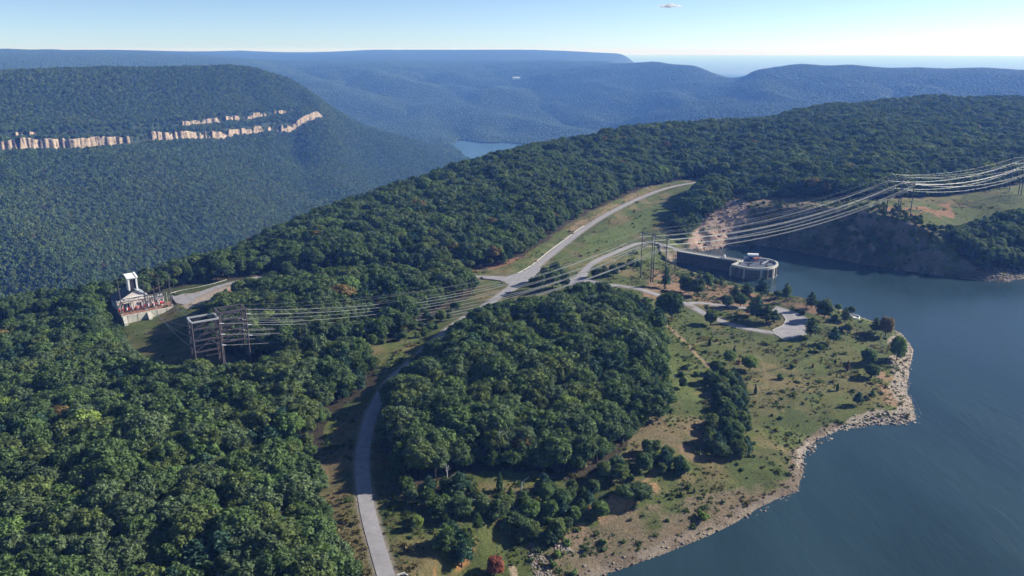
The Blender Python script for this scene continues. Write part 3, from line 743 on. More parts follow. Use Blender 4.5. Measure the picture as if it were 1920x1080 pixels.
def place(kind, x, y, height, tint, label, cat, group=None, rad=None, var=None, z=None, name=None, jit=True):
    """a tree or shrub: an Empty at its foot with a crown and a trunk"""
    n = len(KINDS[kind]); k = random.randrange(NWOOD if kind == 'broadleaf_tree' else n) if var is None else var % n
    sc = height / HGT[kind](k)
    rz = random.uniform(0, 6.28)
    nm = name or kind
    e = empty(nm, (x, y, H1(x, y) if z is None else z), rz)
    sx = sc if rad is None else rad
    e.scale = (sx, sx * random.uniform(.92, 1.08), sc)
    tag(e, label, cat, group)
    c = np.array(TINTS[tint]) * K_ * random.uniform(.85, 1.18)
    key = (kind, k)
    if key not in PROTO:
        cr = bpy.data.objects.new('crown', KINDS[kind][k][0]); tr = bpy.data.objects.new('trunk', KINDS[kind][k][1]); PROTO[key] = (cr, tr)
    else:
        cr, tr = (o.copy() for o in PROTO[key])
    for o in (cr, tr):
        COL.objects.link(o); o.parent = e
    cr.color = (*[float(v) for v in c], 1)
    return e

# ---- woods: plan outlines of the ground each wood stands on
def scatter_in(poly, sp, seed, jit=.42):
    r = np.random.default_rng(seed)
    P = np.array(poly); lo, hi = P.min(0), P.max(0)
    gx, gy = np.meshgrid(np.arange(lo[0], hi[0], sp), np.arange(lo[1], hi[1], sp * .866), indexing='ij')
    gx = gx + (np.arange(gx.shape[1]) % 2)[None] * sp / 2
    x = gx.ravel() + r.uniform(-jit, jit, gx.size) * sp; y = gy.ravel() + r.uniform(-jit, jit, gx.size) * sp
    m_ = inpoly(x, y, poly)
    return x[m_], y[m_]
ROADS_C = [(catmull(rd, 6), hw) for rd, hw in ROADS]
def clear_of_roads(x, y, margin):
    ok = np.ones(len(x), bool)
    for c_, hw in ROADS_C:
        d, _ = segdist(x, y, c_); ok &= d > hw + margin
    return ok
trees = []      # x, y, z, height, radius, wood
for wn, sp in (('left', 8.0), ('middle', 7.6), ('centre', 7.8), ('point', 6.8), ('ridge', 8.2)):
    x, y = scatter_in(W[wn], sp, hash(len(wn)) % 97 + len(W[wn]))
    m_ = clear_of_roads(x, y, 4.6 if wn == 'centre' else 6.5) & visible(x, y)
    x, y = x[m_], y[m_]
    z = Hq(x, y)
    m_ = z > .8; x, y, z = x[m_], y[m_], z[m_]
    r = np.random.default_rng(len(x))
    big_ = fbm(x / 25, y / 25, 61, 2)
    h = 10.5 + 8 * np.clip(big_ * 1.2 - .1, 0, 1) + r.uniform(-3, 4, len(x))
    if wn == 'point': h *= .8
    if wn in ('ridge', 'middle'): h *= .97
    de, _ = segdist(x, y, W[wn], True)
    e_ = {'middle': .9, 'centre': .84}.get(wn, .62); h *= e_ + (1 - e_) * sstep(0, 12, de)
    rad = h * r.uniform(.33, .49, len(x)) + .5
    for i in range(len(x)): trees.append([x[i], y[i], z[i], h[i], rad[i], wn, de[i], r.random()])
x = np.random.default_rng(5).uniform(-620, 260, 9000); y = np.random.default_rng(6).uniform(250, 1010, 9000)
gx_, gy_ = np.meshgrid(np.arange(-640, 300, 8.2), np.arange(300, 1010, 7.6), indexing='ij')
x = gx_.ravel() + np.random.default_rng(5).uniform(-3.4, 3.4, gx_.size); y = gy_.ravel() + np.random.default_rng(6).uniform(-3.4, 3.4, gx_.size)
ins_ = inpoly(x, y, RIM); dr_, _ = segdist(x, y, RIM, True); anyw = np.zeros(len(x), bool)
for q_ in W.values(): anyw |= inpoly(x, y, q_)
dy_, _ = segdist(x, y, YARD, True)
m_ = (~ins_ | (dr_ < 14)) & ~anyw & visible(x, y) & (np.hypot(x, y) < 1005) & ~inpoly(x, y, YARD) & (dy_ > 7) & clear_of_roads(x, y, 6); x, y = x[m_], y[m_]
r = np.random.default_rng(8); z = Hq(x, y)
for i in range(len(x)):
    hh_ = r.uniform(10, 16); trees.append([x[i], y[i], z[i], hh_, hh_ * r.uniform(.31, .44) + .5, 'left', 20., r.random()])
print('near wood trees', len(trees), round(time.time() - T0, 1))
def tint_for(x, y, u):
    """species patches: neighbouring trees share a colour, with odd ones among them"""
    p = float(vnoise(np.array([x / 34.]), np.array([y / 34.]), 71)[0]) * .6 + u * .4
    if u > .993: return 'rust tinged'
    if u > .985: return 'yellow green'
    return 'dark green' if p < .34 else 'mid green' if p < .5 else 'grey green' if p < .64 else 'olive green' if p < .78 else 'bright green'
for t in trees:
    sx, sy, f = proj(t[0], t[1], t[2] + t[3] * .6)
    t += [sx, sy, t[4] / f if (-10 < sx < 1930 and sy < 1110) else 0, tint_for(t[0], t[1], t[7])]
    t.append('pine_tree' if (vnoise(np.array([t[0] / 22]), np.array([t[1] / 22]), 81)[0] > .74 or (t[6] < 6 and t[7] > .6)) else 'broadleaf_tree')
def zone(t):
    sx, sy = t[8], t[9]; w = t[5]
    if w == 'left':
        if sx > 545: return 'on the verge edge of the left wood' if sy < 960 else 'in the lower right corner of the left wood'
        if sy > 985: return 'along the photo bottom left of the road' if sx > 270 else 'in the bottom left corner of the photo'
        if sy < 720: return 'on the gorge side of the left wood'
        if sy < 790: return 'in front of the lattice pylons' if 300 < sx < 545 else 'on the left edge below the gorge'
        if sx < 150: return 'on the left edge of the photo'
        return 'in the heart of the left wood' if sx < 380 else 'in the right half of the left wood'
    if w == 'centre':
        if sy < 640: return 'at the top of the central wood by the junction'
        if sx < 830: return 'on the road side of the central wood'
        if sx > 1130: return 'on the meadow side of the central wood'
        return 'at the foot of the central wood' if sy > 800 else 'in the middle of the central wood'
    return {'middle': 'in the wood behind the lattice pylons', 'ridge': 'at the front of the ridge forest', 'point': 'on the wooded point across the lake'}[w]
CANDS = []
for t in trees:
    k = t[12]
    size = ('tall ' if t[3] > 15.5 else 'low ' if t[3] < 9.5 else '') + ('broad ' if t[4] / t[3] > .42 else 'slim ' if t[4] / t[3] < .37 else '')
    tn = t[11] if k == 'broadleaf_tree' else ('blue green' if t[7] < .5 else 'mid green')
    hh, rd = (t[3], t[4]) if k == 'broadleaf_tree' else (t[3] * 1.02, t[4] * .8)
    CANDS.append(dict(kind=k, x=t[0], y=t[1], z=t[2], h=hh, rad=rd, tint=tn, px=t[10], wood=t[5], label=f"{size}{tn} {'broadleaf tree' if k == 'broadleaf_tree' else 'pine tree'} {zone(t)}", cat='tree', group='woodland trees ' + zone(t)))

# ---- forest too dense to count: instances on one point cloud per forest
def forest(name, label, x, y, z, sx, sz, rot, tint, idx, variants):
    """variants: mesh list -> an unlinked collection that the points draw from"""
    coll = bpy.data.collections.new(name + '_kinds')
    for k, me in enumerate(variants):
        coll.objects.link(bpy.data.objects.new('%s_kind_%02d' % (name, k), me))
    me = bpy.data.meshes.new(name)
    n = len(x)
    me.vertices.add(n); me.vertices.foreach_set('co', np.stack([x, y, z], 1).astype(np.float32).ravel())
    def att(nm, ty, arr, key):
        a_ = me.attributes.new(nm, ty, 'POINT'); a_.data.foreach_set(key, np.asarray(arr).ravel())
    att('size', 'FLOAT_VECTOR', np.stack([sx, sx, sz], 1).astype(np.float32), 'vector')
    att('turn', 'FLOAT_VECTOR', np.stack([rot * 0, rot * 0, rot], 1).astype(np.float32), 'vector')
    att('tint', 'FLOAT_COLOR', np.concatenate([tint, np.ones((n, 1))], 1).astype(np.float32), 'color')
    att('pick', 'INT', idx.astype(np.int32), 'value')
    o = link(name, me); tag(o, label, 'forest', None, 'stuff')
    ng = bpy.data.node_groups.new(name, 'GeometryNodeTree')
    ng.interface.new_socket('Geometry', in_out='INPUT', socket_type='NodeSocketGeometry'); ng.interface.new_socket('Geometry', in_out='OUTPUT', socket_type='NodeSocketGeometry')
    gi, go = ng.nodes.new('NodeGroupInput'), ng.nodes.new('NodeGroupOutput')
    ci = ng.nodes.new('GeometryNodeCollectionInfo'); ci.inputs[0].default_value = coll; ci.inputs['Separate Children'].default_value = True; ci.inputs['Reset Children'].default_value = True
    iop = ng.nodes.new('GeometryNodeInstanceOnPoints'); iop.inputs['Pick Instance'].default_value = True
    def na(nm, ty):
        a_ = ng.nodes.new('GeometryNodeInputNamedAttribute'); a_.data_type = ty; a_.inputs[0].default_value = nm; return a_.outputs[0]
    L = ng.links.new
    L(gi.outputs[0], iop.inputs['Points']); L(ci.outputs[0], iop.inputs['Instance']); L(na('pick', 'INT'), iop.inputs['Instance Index'])
    e2r = ng.nodes.new('FunctionNodeEulerToRotation'); L(na('turn', 'FLOAT_VECTOR'), e2r.inputs[0]); L(e2r.outputs[0], iop.inputs['Rotation'])
    L(na('size', 'FLOAT_VECTOR'), iop.inputs['Scale']); L(iop.outputs[0], go.inputs[0])
    md = o.modifiers.new('scatter', 'NODES'); md.node_group = ng
    return o
def joined(cr, tr):
    V = np.concatenate([cr[0], tr[0]]); n = len(cr[0])
    Q = list(cr[1]) + [q + n for q in tr[1]]
    mi = np.concatenate([np.zeros(sum(len(q) for q in cr[1])), np.ones(sum(len(q) for q in tr[1]))])
    return mesh_np('forest_tree', V, Q, [M['leaf_far'], M['bark']], mi)
near_var = [joined(k[2], k[3]) for k in KINDS['broadleaf_tree']] + [joined(k[2], k[3]) for k in KINDS['pine_tree']]
nb, npn = len(KINDS['broadleaf_tree']), len(KINDS['pine_tree'])
hb = [HGT['broadleaf_tree'](k) for k in range(nb)] + [HGT['pine_tree'](k) for k in range(npn)]
def tint_arr(names):
    return np.array([TINTS[n_] for n_ in names]) * K_
def settle(budget):
    """the trees that show largest become objects, the rest of each wood one mass"""
    far = {}
    for c in sorted(CANDS, key=lambda c: -c['px']):
        if c['px'] > 0 and budget[c['kind']] > 0:
            budget[c['kind']] -= 1
            place(c['kind'], c['x'], c['y'], c['h'], c['tint'], c['label'], c['cat'], c['group'], rad=c['rad'], var=NWOOD + random.randrange(5) if c['wood'] == 'copse' and c['kind'] == 'broadleaf_tree' else None)
        else: far.setdefault(c['wood'], []).append(c)
    for wn, name, lab in (('left', 'gorge_side_forest', 'dense green broadleaf wood sloping away on the left'), ('centre', 'central_forest', 'rest of the wood between road and meadow'), ('middle', 'corridor_forest', 'wood behind the lattice pylons'),
                          ('ridge', 'ridge_forest', 'forest covering the long ridge beyond the junction'), ('point', 'point_forest', 'wood on the point across the lake'), ('copse', 'thicket_foliage', 'young trees and scrub filling out the thickets')):
        T = far.get(wn, [])
        if not T: continue
        n = len(T); r = np.random.default_rng(n)
        isp = np.array([t['kind'] == 'pine_tree' for t in T])
        idx = np.where(isp, nb + r.integers(0, npn, n), r.integers(0, NWOOD, n) if wn != 'copse' else r.integers(NWOOD, nb, n))
        g_ = lambda k: np.array([t[k] for t in T])
        tn = tint_arr([t['tint'] for t in T]) * r.uniform(.82, 1.2, (n, 1))
        forest(name, lab, g_('x'), g_('y'), g_('z'), g_('rad'), g_('h') / np.array(hb)[idx], r.uniform(0, 6.28, n), tn, idx, near_var)

# mountain forest across the gorge and on the far ridges
def lod(seed, lobes, leaves, leaf, sub):
    cr, _ = broad_parts(seed, lobes, leaves, leaf, hgt=2.0, flat=.8, csub=sub)
    return mesh_np('far_tree', cr[0], cr[1], M['leaf_far'])
mid_var = [lod(500 + k, 10, 260, .30, 1) for k in range(6)]
far_var = []
for k in range(6):
    r = np.random.default_rng(600 + k)
    v = ICO1[0] * (1 + .28 * r.normal(0, 1, (len(ICO1[0]), 1)).clip(-1, 1)) * np.array([1, 1, .85]) + np.array([0, 0, 1.0])
    far_var.append(mesh_np('distant_tree', v, ICO1[1], M['leaf_far']))
def polar_scatter(r0, r1, sp, seed):
    """points about sp apart over the whole wedge the place can be seen in, kept where the ground is in sight"""
    r = np.random.default_rng(seed)
    xs = np.arange(-r1 * .64, r1 * .64, sp); ys = np.arange(r0 * .7, r1, sp)
    gx, gy = np.meshgrid(xs, ys, indexing='ij')
    x = gx.ravel() + r.uniform(-.48, .48, gx.size) * sp; y = gy.ravel() + r.uniform(-.48, .48, gx.size) * sp
    q = np.hypot(x, y); a = np.abs(np.arctan2(x, y))
    m_ = (q > r0) & (q < r1) & (a < math.radians(37))
    x, y = x[m_], y[m_]; m_ = visible(x, y); x, y = x[m_], y[m_]
    z = Hq(x, y); m_ = z > -315.5
    return x[m_], y[m_], z[m_], r
x, y, z, r = polar_scatter(1000, 4300, 8.6, 5)
ins = inpoly(x, y, RIM)
m_ = ~ins
# nothing grows on the bare cliff faces
az_, q_ = np.arctan2(x, y), np.hypot(x, y)
for CA, CR, s in ((CA1, CR1, 1.), (CA2, CR2, 2.)):
    dq = q_ - np.interp(az_, CA, CR) - wig(az_, s); m_ &= ~((dq > -8) & (dq < 4) & (az_ < CA[-2]))
x, y, z = x[m_], y[m_], z[m_]; n = len(x)
def slope_tints(x, y, r, n):
    p = fbm(x / 120, y / 120, 91, 3) * .65 + r.random(n) * .35
    base = np.array([TINTS['dark green'], TINTS['mid green'], TINTS['grey green'], TINTS['olive green']])
    k = np.clip(np.searchsorted([.40, .54, .64], p), 0, 3)
    t = base[k] * K_ * r.uniform(.7, 1.35, (n, 1))
    o = r.random(n); t[o > .985] = np.array(TINTS['yellow green']) * .8; t[o < .004] = TINTS['rust tinged']
    return t
h = r.uniform(9, 15, n); 
forest('mountain_forest', 'forest covering the mountain slopes above and below the pale cliffs', x, y, z - .5, h * r.uniform(.36, .5, n), h / 2.0, r.uniform(0, 6.28, n), slope_tints(x, y, r, n), r.integers(0, 6, n), mid_var)
print('mountain', n)
x, y, z, r = polar_scatter(4300, 9200, 11.5, 6); n = len(x)
h = r.uniform(9, 18, n)
forest('far_ridge_forest', 'hazy forest covering the blue ridges beyond the river', x, y, z - 1, h * .5, h / 3.2, r.uniform(0, 6.28, n), (slope_tints(x, y, r, n) * .5 + np.array(TINTS['mid green']) * K_ * .5) * .68, r.integers(0, 6, n), far_var)
print('far', n, round(time.time() - T0, 1))
# ------------------------------------------------------------------ cliffs of the mountain across the gorge
M['cliff'] = None
m, nt, b, out = new_mat('sandstone'); M['cliff'] = m
g = node(nt, 'ShaderNodeNewGeometry')
mp = node(nt, 'ShaderNodeMapping'); mp.inputs['Scale'].default_value = (.04, .04, .7); lk(nt, g.outputs['Position'], mp.inputs['Vector'])
n1 = node(nt, 'ShaderNodeTexNoise', Scale=1.0, Detail=6.0, Roughness=.7); lk(nt, mp.outputs[0], n1.inputs['Vector'])
mp2 = node(nt, 'ShaderNodeMapping'); mp2.inputs['Scale'].default_value = (.16, .16, .03); lk(nt, g.outputs['Position'], mp2.inputs['Vector'])
n2 = node(nt, 'ShaderNodeTexNoise', Scale=1.0, Detail=4.0); lk(nt, mp2.outputs[0], n2.inputs['Vector'])
r1 = node(nt, 'ShaderNodeMapRange'); r1.inputs[1].default_value = .35; r1.inputs[2].default_value = .65; lk(nt, n1.outputs['Fac'], r1.inputs[0])
r2 = node(nt, 'ShaderNodeMapRange'); r2.inputs[1].default_value = .36; r2.inputs[2].default_value = .5; r2.inputs[3].default_value = .22; lk(nt, n2.outputs['Fac'], r2.inputs[0])
c = mix(nt, r1.outputs[0], (.21, .15, .105), (.44, .36, .28)); c = mix(nt, 1.0, c, r2.outputs[0], 'MULTIPLY')
lk(nt, c, b.inputs['Base Color']); b.inputs['Roughness'].default_value = .95; b.inputs['Specular IOR Level'].default_value = .1
def cliff_band(L, CA, CR, s, hs, dens, seed):
    """a continuous rock wall along the contour: buttresses, cracks and ledges, sinking into the slope where trees cover it"""
    pxs = [p[0] for p in L]
    n = int((CA[-1] - CA[0]) * 2700 / 2.3); a = np.linspace(CA[0], CA[-1], n)
    q = np.interp(a, CA, CR) + wig(a, s); m = a * 2700
    d = np.interp(np.interp(a, CA, pxs), [p[0] for p in dens], [p[1] for p in dens])
    o = np.zeros(n)
    pres = sstep(-.1, .16, d * .92 - fbm(m / 20, o + seed, seed, 4) * .9 - .08)
    crack = sstep(.2, .34, vnoise(m / 9, o, seed + 3)) * sstep(.12, .26, vnoise(m / 21, o, seed + 4))
    butt = fbm(m / 15, o, seed + 6, 3) * 11
    base = np.minimum.reduce([Hq((q - k) * np.sin(a), (q - k) * np.cos(a)) for k in (2, 7, 12)]) - 3
    top = base + 3 + hs * pres * (.72 + .4 * fbm(m / 40, o, seed + 8, 3)) * (.86 + .14 * crack) - 6 * (1 - pres)
    rows = 13; V = []
    for k in range(rows):
        t = k / (rows - 1); z = base + (top - base) * t
        ledge = 4.5 * np.floor(t * 4 + .8 * fbm(m / 30, o, seed + 9, 2)) / 4 + 2.2 * (fbm(m / 5, z / 3, seed + 2, 3) - .5)
        f = q - 3 - butt * (.8 + .2 * (1 - t)) + 7 * (1 - crack) + ledge
        V.append(np.stack([f * np.sin(a), f * np.cos(a), z], 1))
    b = q + 12; V.append(np.stack([b * np.sin(a), b * np.cos(a), top - 1], 1)); rows += 1
    V = np.concatenate(V); i = np.arange(n - 1)
    ok = (pres[:-1] > .04) | (pres[1:] > .04)
    Q = np.concatenate([np.stack([i + k * n, i + 1 + k * n, i + 1 + (k + 1) * n, i + (k + 1) * n], 1)[ok][:, ::-1] for k in range(rows - 1)])
    return mesh_np('cliff', V, Q, M['cliff'])
cliff_low = cliff_band(CL_LOW, CA1, CR1, 1., 34, [(-120,.9),(20,.95),(35,.5),(60,1.3),(240,1.3),(248,.05),(278,.05),(286,.8),(340,.8),(400,.85),(470,.85),(510,.45),(545,.9),(605,.9),(612,0)], 3)
tag(link('cliff', cliff_low), kind='structure')
cliff_up = cliff_band(CL_UP, CA2, CR2, 2., 25, [(-120,.15),(25,.2),(35,.75),(65,.7),(85,.2),(130,.12),(195,.3),(230,.5),(240,.05),(262,.05),(275,.35),(335,.4),(345,.9),(405,.9),(420,.6),(450,.9),(500,.9),(505,.1),(520,.8),(534,.8),(538,0)], 4)
tag(link('cliff', cliff_up), kind='structure')

# ------------------------------------------------------------------ lattice dead-end pylons and H-frames
def rot2(v, a): return (v[0] * math.cos(a) - v[1] * math.sin(a), v[0] * math.sin(a) + v[1] * math.cos(a))
LANG = math.radians(33)
LX, SX = np.array([math.cos(LANG), math.sin(LANG)]), np.array([math.sin(LANG), -math.cos(LANG)])
def lattice_pylon(px, py, h, label):
    x, y, z = onground(px, py, 14)                       # front right leg
    o = np.array([x, y]) - LX * 15                        # front left leg is the local origin
    e = empty('lattice_pylon', (float(o[0]), float(o[1]), z), LANG)
    tag(e, label, 'pylon', 'dead-end pylons of the power lines')
    lv = [h, h - 4.4, h - 11.3, h - 18.2]
    for lx in (0, 15):
        for ly in (0, 10.5):
            MB().tube([(lx, ly, -2), (lx, ly, h * .5), (lx, ly, h)], [.55, .5, .42], 10).build('leg', M['steel'], e)
    for i, zl in enumerate(lv):
        mb = MB(); w = .85 if i == 0 else .7
        for ly in (0, 10.5): mb.bar((0, ly, zl), (15, ly, zl), w)
        for lx in (0, 15): mb.bar((lx, .4, zl), (lx, 10.1, zl), w)
        mb.build('ring_beam', M['steel_light'] if i == 0 and h < 36.5 else M['steel'], e)
    mb = MB()
    for a, c in zip(lv[1:], lv[:3]):
        for ly in (0, 10.5):
            mb.bar((0, ly, a), (9.5, ly, c if c == h else c - .3), .45); mb.bar((9.5, ly, c if c == h else c - .3), (15, ly, a), .45)
        for lx in (0, 15): mb.bar((lx, 0, c - (0 if c == h else .3)), (lx, 10.5, a), .42)
    mb.build('diagonal_bracing', M['steel'], e)
    for zl in (h - 8.3, h - 15.2, h - 22):
        for ly in (0, 10.5): MB().bar((6, ly, zl + .8), (15.6, ly, zl + .8), .3).build('jumper_arm', M['steel'], e)
    for ly in (0, 10.5):
        for zl in (h - 3.1, h - 9.8, h - 16.5):
            MB().tube([(15.4, ly, zl), (17.6, ly, zl - .5)], .22, 6).build('insulator', M['porcelain'], e)
    def end(lx, ly, zl): p = o + LX * lx - SX * ly; return (float(p[0]), float(p[1]), z + zl)
    return e, end
pyA, endA = lattice_pylon(421.5, 705, 36, 'front lattice pylon with a bright square top ring beside the switchyard clearing')
pyB, endB = lattice_pylon(471, 688.5, 37, 'rear lattice pylon half hidden behind the front one, against the wood')
def h_frame(p0, p1, h, label, zs=16, over=2.2):
    a = np.array(onground(*p0, zs)); c = np.array(onground(*p1, zs))
    d = (c - a)[:2]; L = np.linalg.norm(d); d = d / L; base = a.copy()
    e = empty('h_frame_pole', tuple(float(v) for v in a), math.atan2(d[1], d[0])); tag(e, label, 'power pole', 'tall twin-pole frames carrying the lines')
    top = max(a[2], c[2]) + h - a[2]; lo2 = c[2] - a[2]
    MB().tube([(0, 0, -2), (0, 0, top * .5), (0, 0, top)], [.5, .42, .32], 10).build('pole', M['pole'], e)
    MB().tube([(L, 0, lo2 - 2), (L, 0, top * .5), (L, 0, top)], [.5, .42, .32], 10).build('pole', M['pole'], e)
    MB().bar((-over, 0, top - 2.5), (L + over, 0, top - 2.5), .5, .6).build('crossarm', M['pole'], e)
    MB().bar((0, .3, top * .76), (L, .3, top * .76), .4, .5).build('tie_beam', M['bark'], e)
    mb = MB(); mb.bar((0, -.3, top * .76), (L, -.3, top - 3), .28); mb.bar((L, -.32, top * .76), (0, -.32, top - 3), .28); mb.build('cross_brace', M['pole'], e)
    att = []
    for f in (-over + .3, L / 2, L + over - .3):
        zi = top * .76 + .3 if abs(f - L / 2) < .1 else top - 2.8
        MB().tube([(f, 0, zi), (f, 0, zi - 3.6)], .16, 6).build('insulator', M['porcelain'], e)
        for k in (-.9, .9): att.append((f + k * .9, zi - 3.6))
    def pt(lx, lz): return (float(a[0] + d[0] * lx), float(a[1] + d[1] * lx), float(a[2] + lz))
    return [pt(*q) for q in att], [pt(0, top), pt(L, top)]
HF = [(h_frame((1201,521),(1220,529),41,'back left twin-pole frame above the access road by the cove'), h_frame((1224,529),(1246,538),41,'front twin-pole frame by the cove, beside a tall pine')),
      (h_frame((1661,403),(1681,407.5),40,'back twin-pole frame on the grass above the cut bank',42), h_frame((1685,408),(1705,413),40,'front twin-pole frame on the grass above the cut bank',42)),
      (h_frame((1892,359),(1909,365),38,'far twin-pole frame at the right edge on the grassy spur',44), h_frame((1914,366.5),(1937,374),38,'last twin-pole frame cut by the right edge',44))]
HF4 = [[tuple(np.array(p) + np.array([330, 190, 6])) for p in (f[0] + f[1])] for f in HF[2]]
def span(p, q, sag, n=22):
    p, q = np.array(p), np.array(q)
    return [tuple(p + (q - p) * t - np.array([0, 0, 4 * sag * t * (1 - t)])) for t in np.linspace(0, 1, n)]
SAGS = (17, 11, 8, 8)
for ci, (end, nm) in enumerate(((endB, 'rear'), (endA, 'front'))):
    h = 37 if ci == 0 else 36
    for ph, tier in enumerate(('top', 'middle', 'bottom')):
        for sub in (0, 1):
            zl = h - (3.1, 9.8, 16.5)[ph] - .5
            pts = [end(17.6, 10.5 * sub, zl)] + [HF[k][ci][0][ph * 2 + sub] for k in range(3)] + [HF4[ci][ph * 2 + sub]]
            line = []
            for k in range(4): line += span(pts[k], pts[k + 1], SAGS[k] + .6 * ph)[(1 if k else 0):]
            rad_ = [.13] * 22 + [.08] * 21 + [.05] * (len(line) - 43)
            o = MB().tube(line, rad_, 5).build('power_line', M['wire'])
            tag(o, f'{tier} tier {"far" if sub else "near"} side conductor running from the {nm} lattice pylon across the cove', 'power line', 'bare conductors strung across the cove')
    for k2 in (0, 1):
        pts = [end(15, 10.5 * k2, h)] + [HF[k][ci][1][k2] for k in range(3)] + [HF4[ci][6 + k2]]
        line = []
        for k in range(4): line += span(pts[k], pts[k + 1], SAGS[k] * .8)[(1 if k else 0):]
        o = MB().tube(line, .04, 5).build('shield_wire', M['wire'])
        tag(o, f'thin topmost {"far" if k2 else "near"} side wire from the {nm} lattice pylon to the pole tops', 'power line', 'thin wires along the pole tops')

# ------------------------------------------------------------------ switchyard
def yl(e_name, x, y, label, cat, group=None, z=YZ):
    e = empty(e_name, (*[float(v) for v in yard(x, y)], z), math.atan2(YX[1], YX[0])); tag(e, label, cat, group); return e
mb = MB(); mb.add([(*map(float, yard(x, y)), YZ + .12) for x, y in [(.1, -2.99), (YW - .1, -2.99), (YW + 5, 12), (YW - 6, 15), (.6, 12.4)]], [(0, 1, 2, 3, 4)])
tag(mb.build('switchyard_gravel', M['rust']), kind='structure')
e = yl('retaining_wall', 0, 0, 'pale concrete retaining wall with buttresses below the switchyard', 'wall')
MB().box(-.2, -4.0, -9.5, YW + .2, -3.0, .55).build('wall_face', M['concrete'], e)
for bx, w in ((.3, 2.6), (YW * .48, 2.4)):
    MB().add([(bx, -4.01, .3), (bx + w, -4.01, .3), (bx + w, -7.2, -4.2), (bx, -7.2, -4.2), (bx, -4.01, -9.5), (bx + w, -4.01, -9.5), (bx + w, -7.4, -9.6), (bx, -7.4, -9.6)],
             [(0, 1, 2, 3), (3, 2, 6, 7), (0, 3, 7, 4), (1, 5, 6, 2), (4, 5, 1, 0), (4, 7, 6, 5)]).build('buttress', M['concrete'], e)
mb = MB()
for k in range(5): mb.box(YW * (.1 + .19 * k), -4.1, -9.3, YW * (.1 + .19 * k) + .25, -3.99, .2)
mb.build('wall_joint', M['concrete_old'], e)
# gabled building with a tower
e = yl('control_building', 1.5, 13, 'cream gabled switchyard building with a white-framed tower on its ridge', 'building')
Wd, Dp, rx, zl_, zr_, zt = 21.0, 17.0, 13.5, 6.4, 8.0, 13.5
MB().add([(0,0,-1),(Wd,0,-1),(Wd,0,zr_),(rx,0,zt),(0,0,zl_),(0,Dp,-1),(Wd,Dp,-1),(Wd,Dp,zr_),(rx,Dp,zt),(0,Dp,zl_)], [(0,1,2,3,4),(9,8,7,6,5),(0,4,9,5),(1,6,7,2),(4,3,8,9),(3,2,7,8)]).build('wall', M['cream'], e)
MB().add([(-1.2,-.8,zl_-.25),(rx,-.8,zt+.1),(rx,Dp+.8,zt+.1),(-1.2,Dp+.8,zl_-.25),(-1.2,-.8,zl_+.25),(rx,-.8,zt+.6),(rx,Dp+.8,zt+.6),(-1.2,Dp+.8,zl_+.25)], [(3,2,1,0),(4,5,6,7),(0,1,5,4),(1,2,6,5),(2,3,7,6),(3,0,4,7)]).build('roof', M['shaderoof'], e)  # left slope, its shade painted in as a darker roof colour
MB().add([(rx+.01,-.8,zt+.1),(Wd+1,-.8,zr_-.3),(Wd+1,Dp+.8,zr_-.3),(rx+.01,Dp+.8,zt+.1),(rx+.01,-.8,zt+.6),(Wd+1,-.8,zr_+.2),(Wd+1,Dp+.8,zr_+.2),(rx+.01,Dp+.8,zt+.6)], [(3,2,1,0),(4,5,6,7),(0,1,5,4),(1,2,6,5),(2,3,7,6),(3,0,4,7)]).build('roof', M['deckgrey'], e)
MB().bar((-.5, -.25, 6.9), (Wd + .3, -.25, 9.2), .5, 1.0).build('fascia_band', M['white'], e)
for x0, x1, z1 in ((2.2, 9.6, 4.6), (14.6, 16.4, 3.2)):
    d_ = MB().box(x0, -.12, 0, x1, .2, z1).build('doorway', M['dark'], e)
    f = MB(); f.box(x0 - .25, -.2, 0, x0, .1, z1 + .25); f.box(x1, -.2, 0, x1 + .25, .1, z1 + .25); f.box(x0, -.2, z1, x1, .1, z1 + .25); f.build('frame', M['concrete'], d_)
for x0 in (17.4, 19.2): MB().box(x0, -.12, 3.4, x0 + 1.1, .2, 5.6).build('window', M['dark'], e)
t_ = MB().box(10.4, 4.5, 9, 16.6, 10.5, 21.6).build('tower', M['cream'], e)
MB().box(11.4, 4.38, 13.2, 15.6, 4.62, 20.6).build('tower_opening', M['dark'], t_)
f = MB(); f.box(10.2, 3.9, 10, 11.35, 4.7, 21.6); f.box(15.65, 3.9, 10, 16.8, 4.7, 21.6); f.build('tower_jamb', M['white'], t_)
MB().add([(9.6,3.4,21.7),(15.9,3.4,21.7),(15.9,11.4,23.6),(9.6,11.4,23.6),(9.6,3.4,22.2),(15.9,3.4,22.2),(15.9,11.4,24.1),(9.6,11.4,24.1)], [(3,2,1,0),(4,5,6,7),(0,1,5,4),(1,2,6,5),(2,3,7,6),(3,0,4,7)]).build('tower_roof', M['white'], t_)
MB().add([(16.1,3.4,21.7),(17.4,3.4,21.7),(17.4,11.4,23.6),(16.1,11.4,23.6),(16.1,3.4,22.6),(17.4,3.4,22.6),(17.4,11.4,24.5),(16.1,11.4,24.5)], [(3,2,1,0),(4,5,6,7),(0,1,5,4),(1,2,6,5),(2,3,7,6),(3,0,4,7)]).build('parapet_beam', M['white'], t_)
MB().box(20.9, 1.5, -.5, 24.5, 9, 5.2).build('side_annex', M['concrete_old'], e)
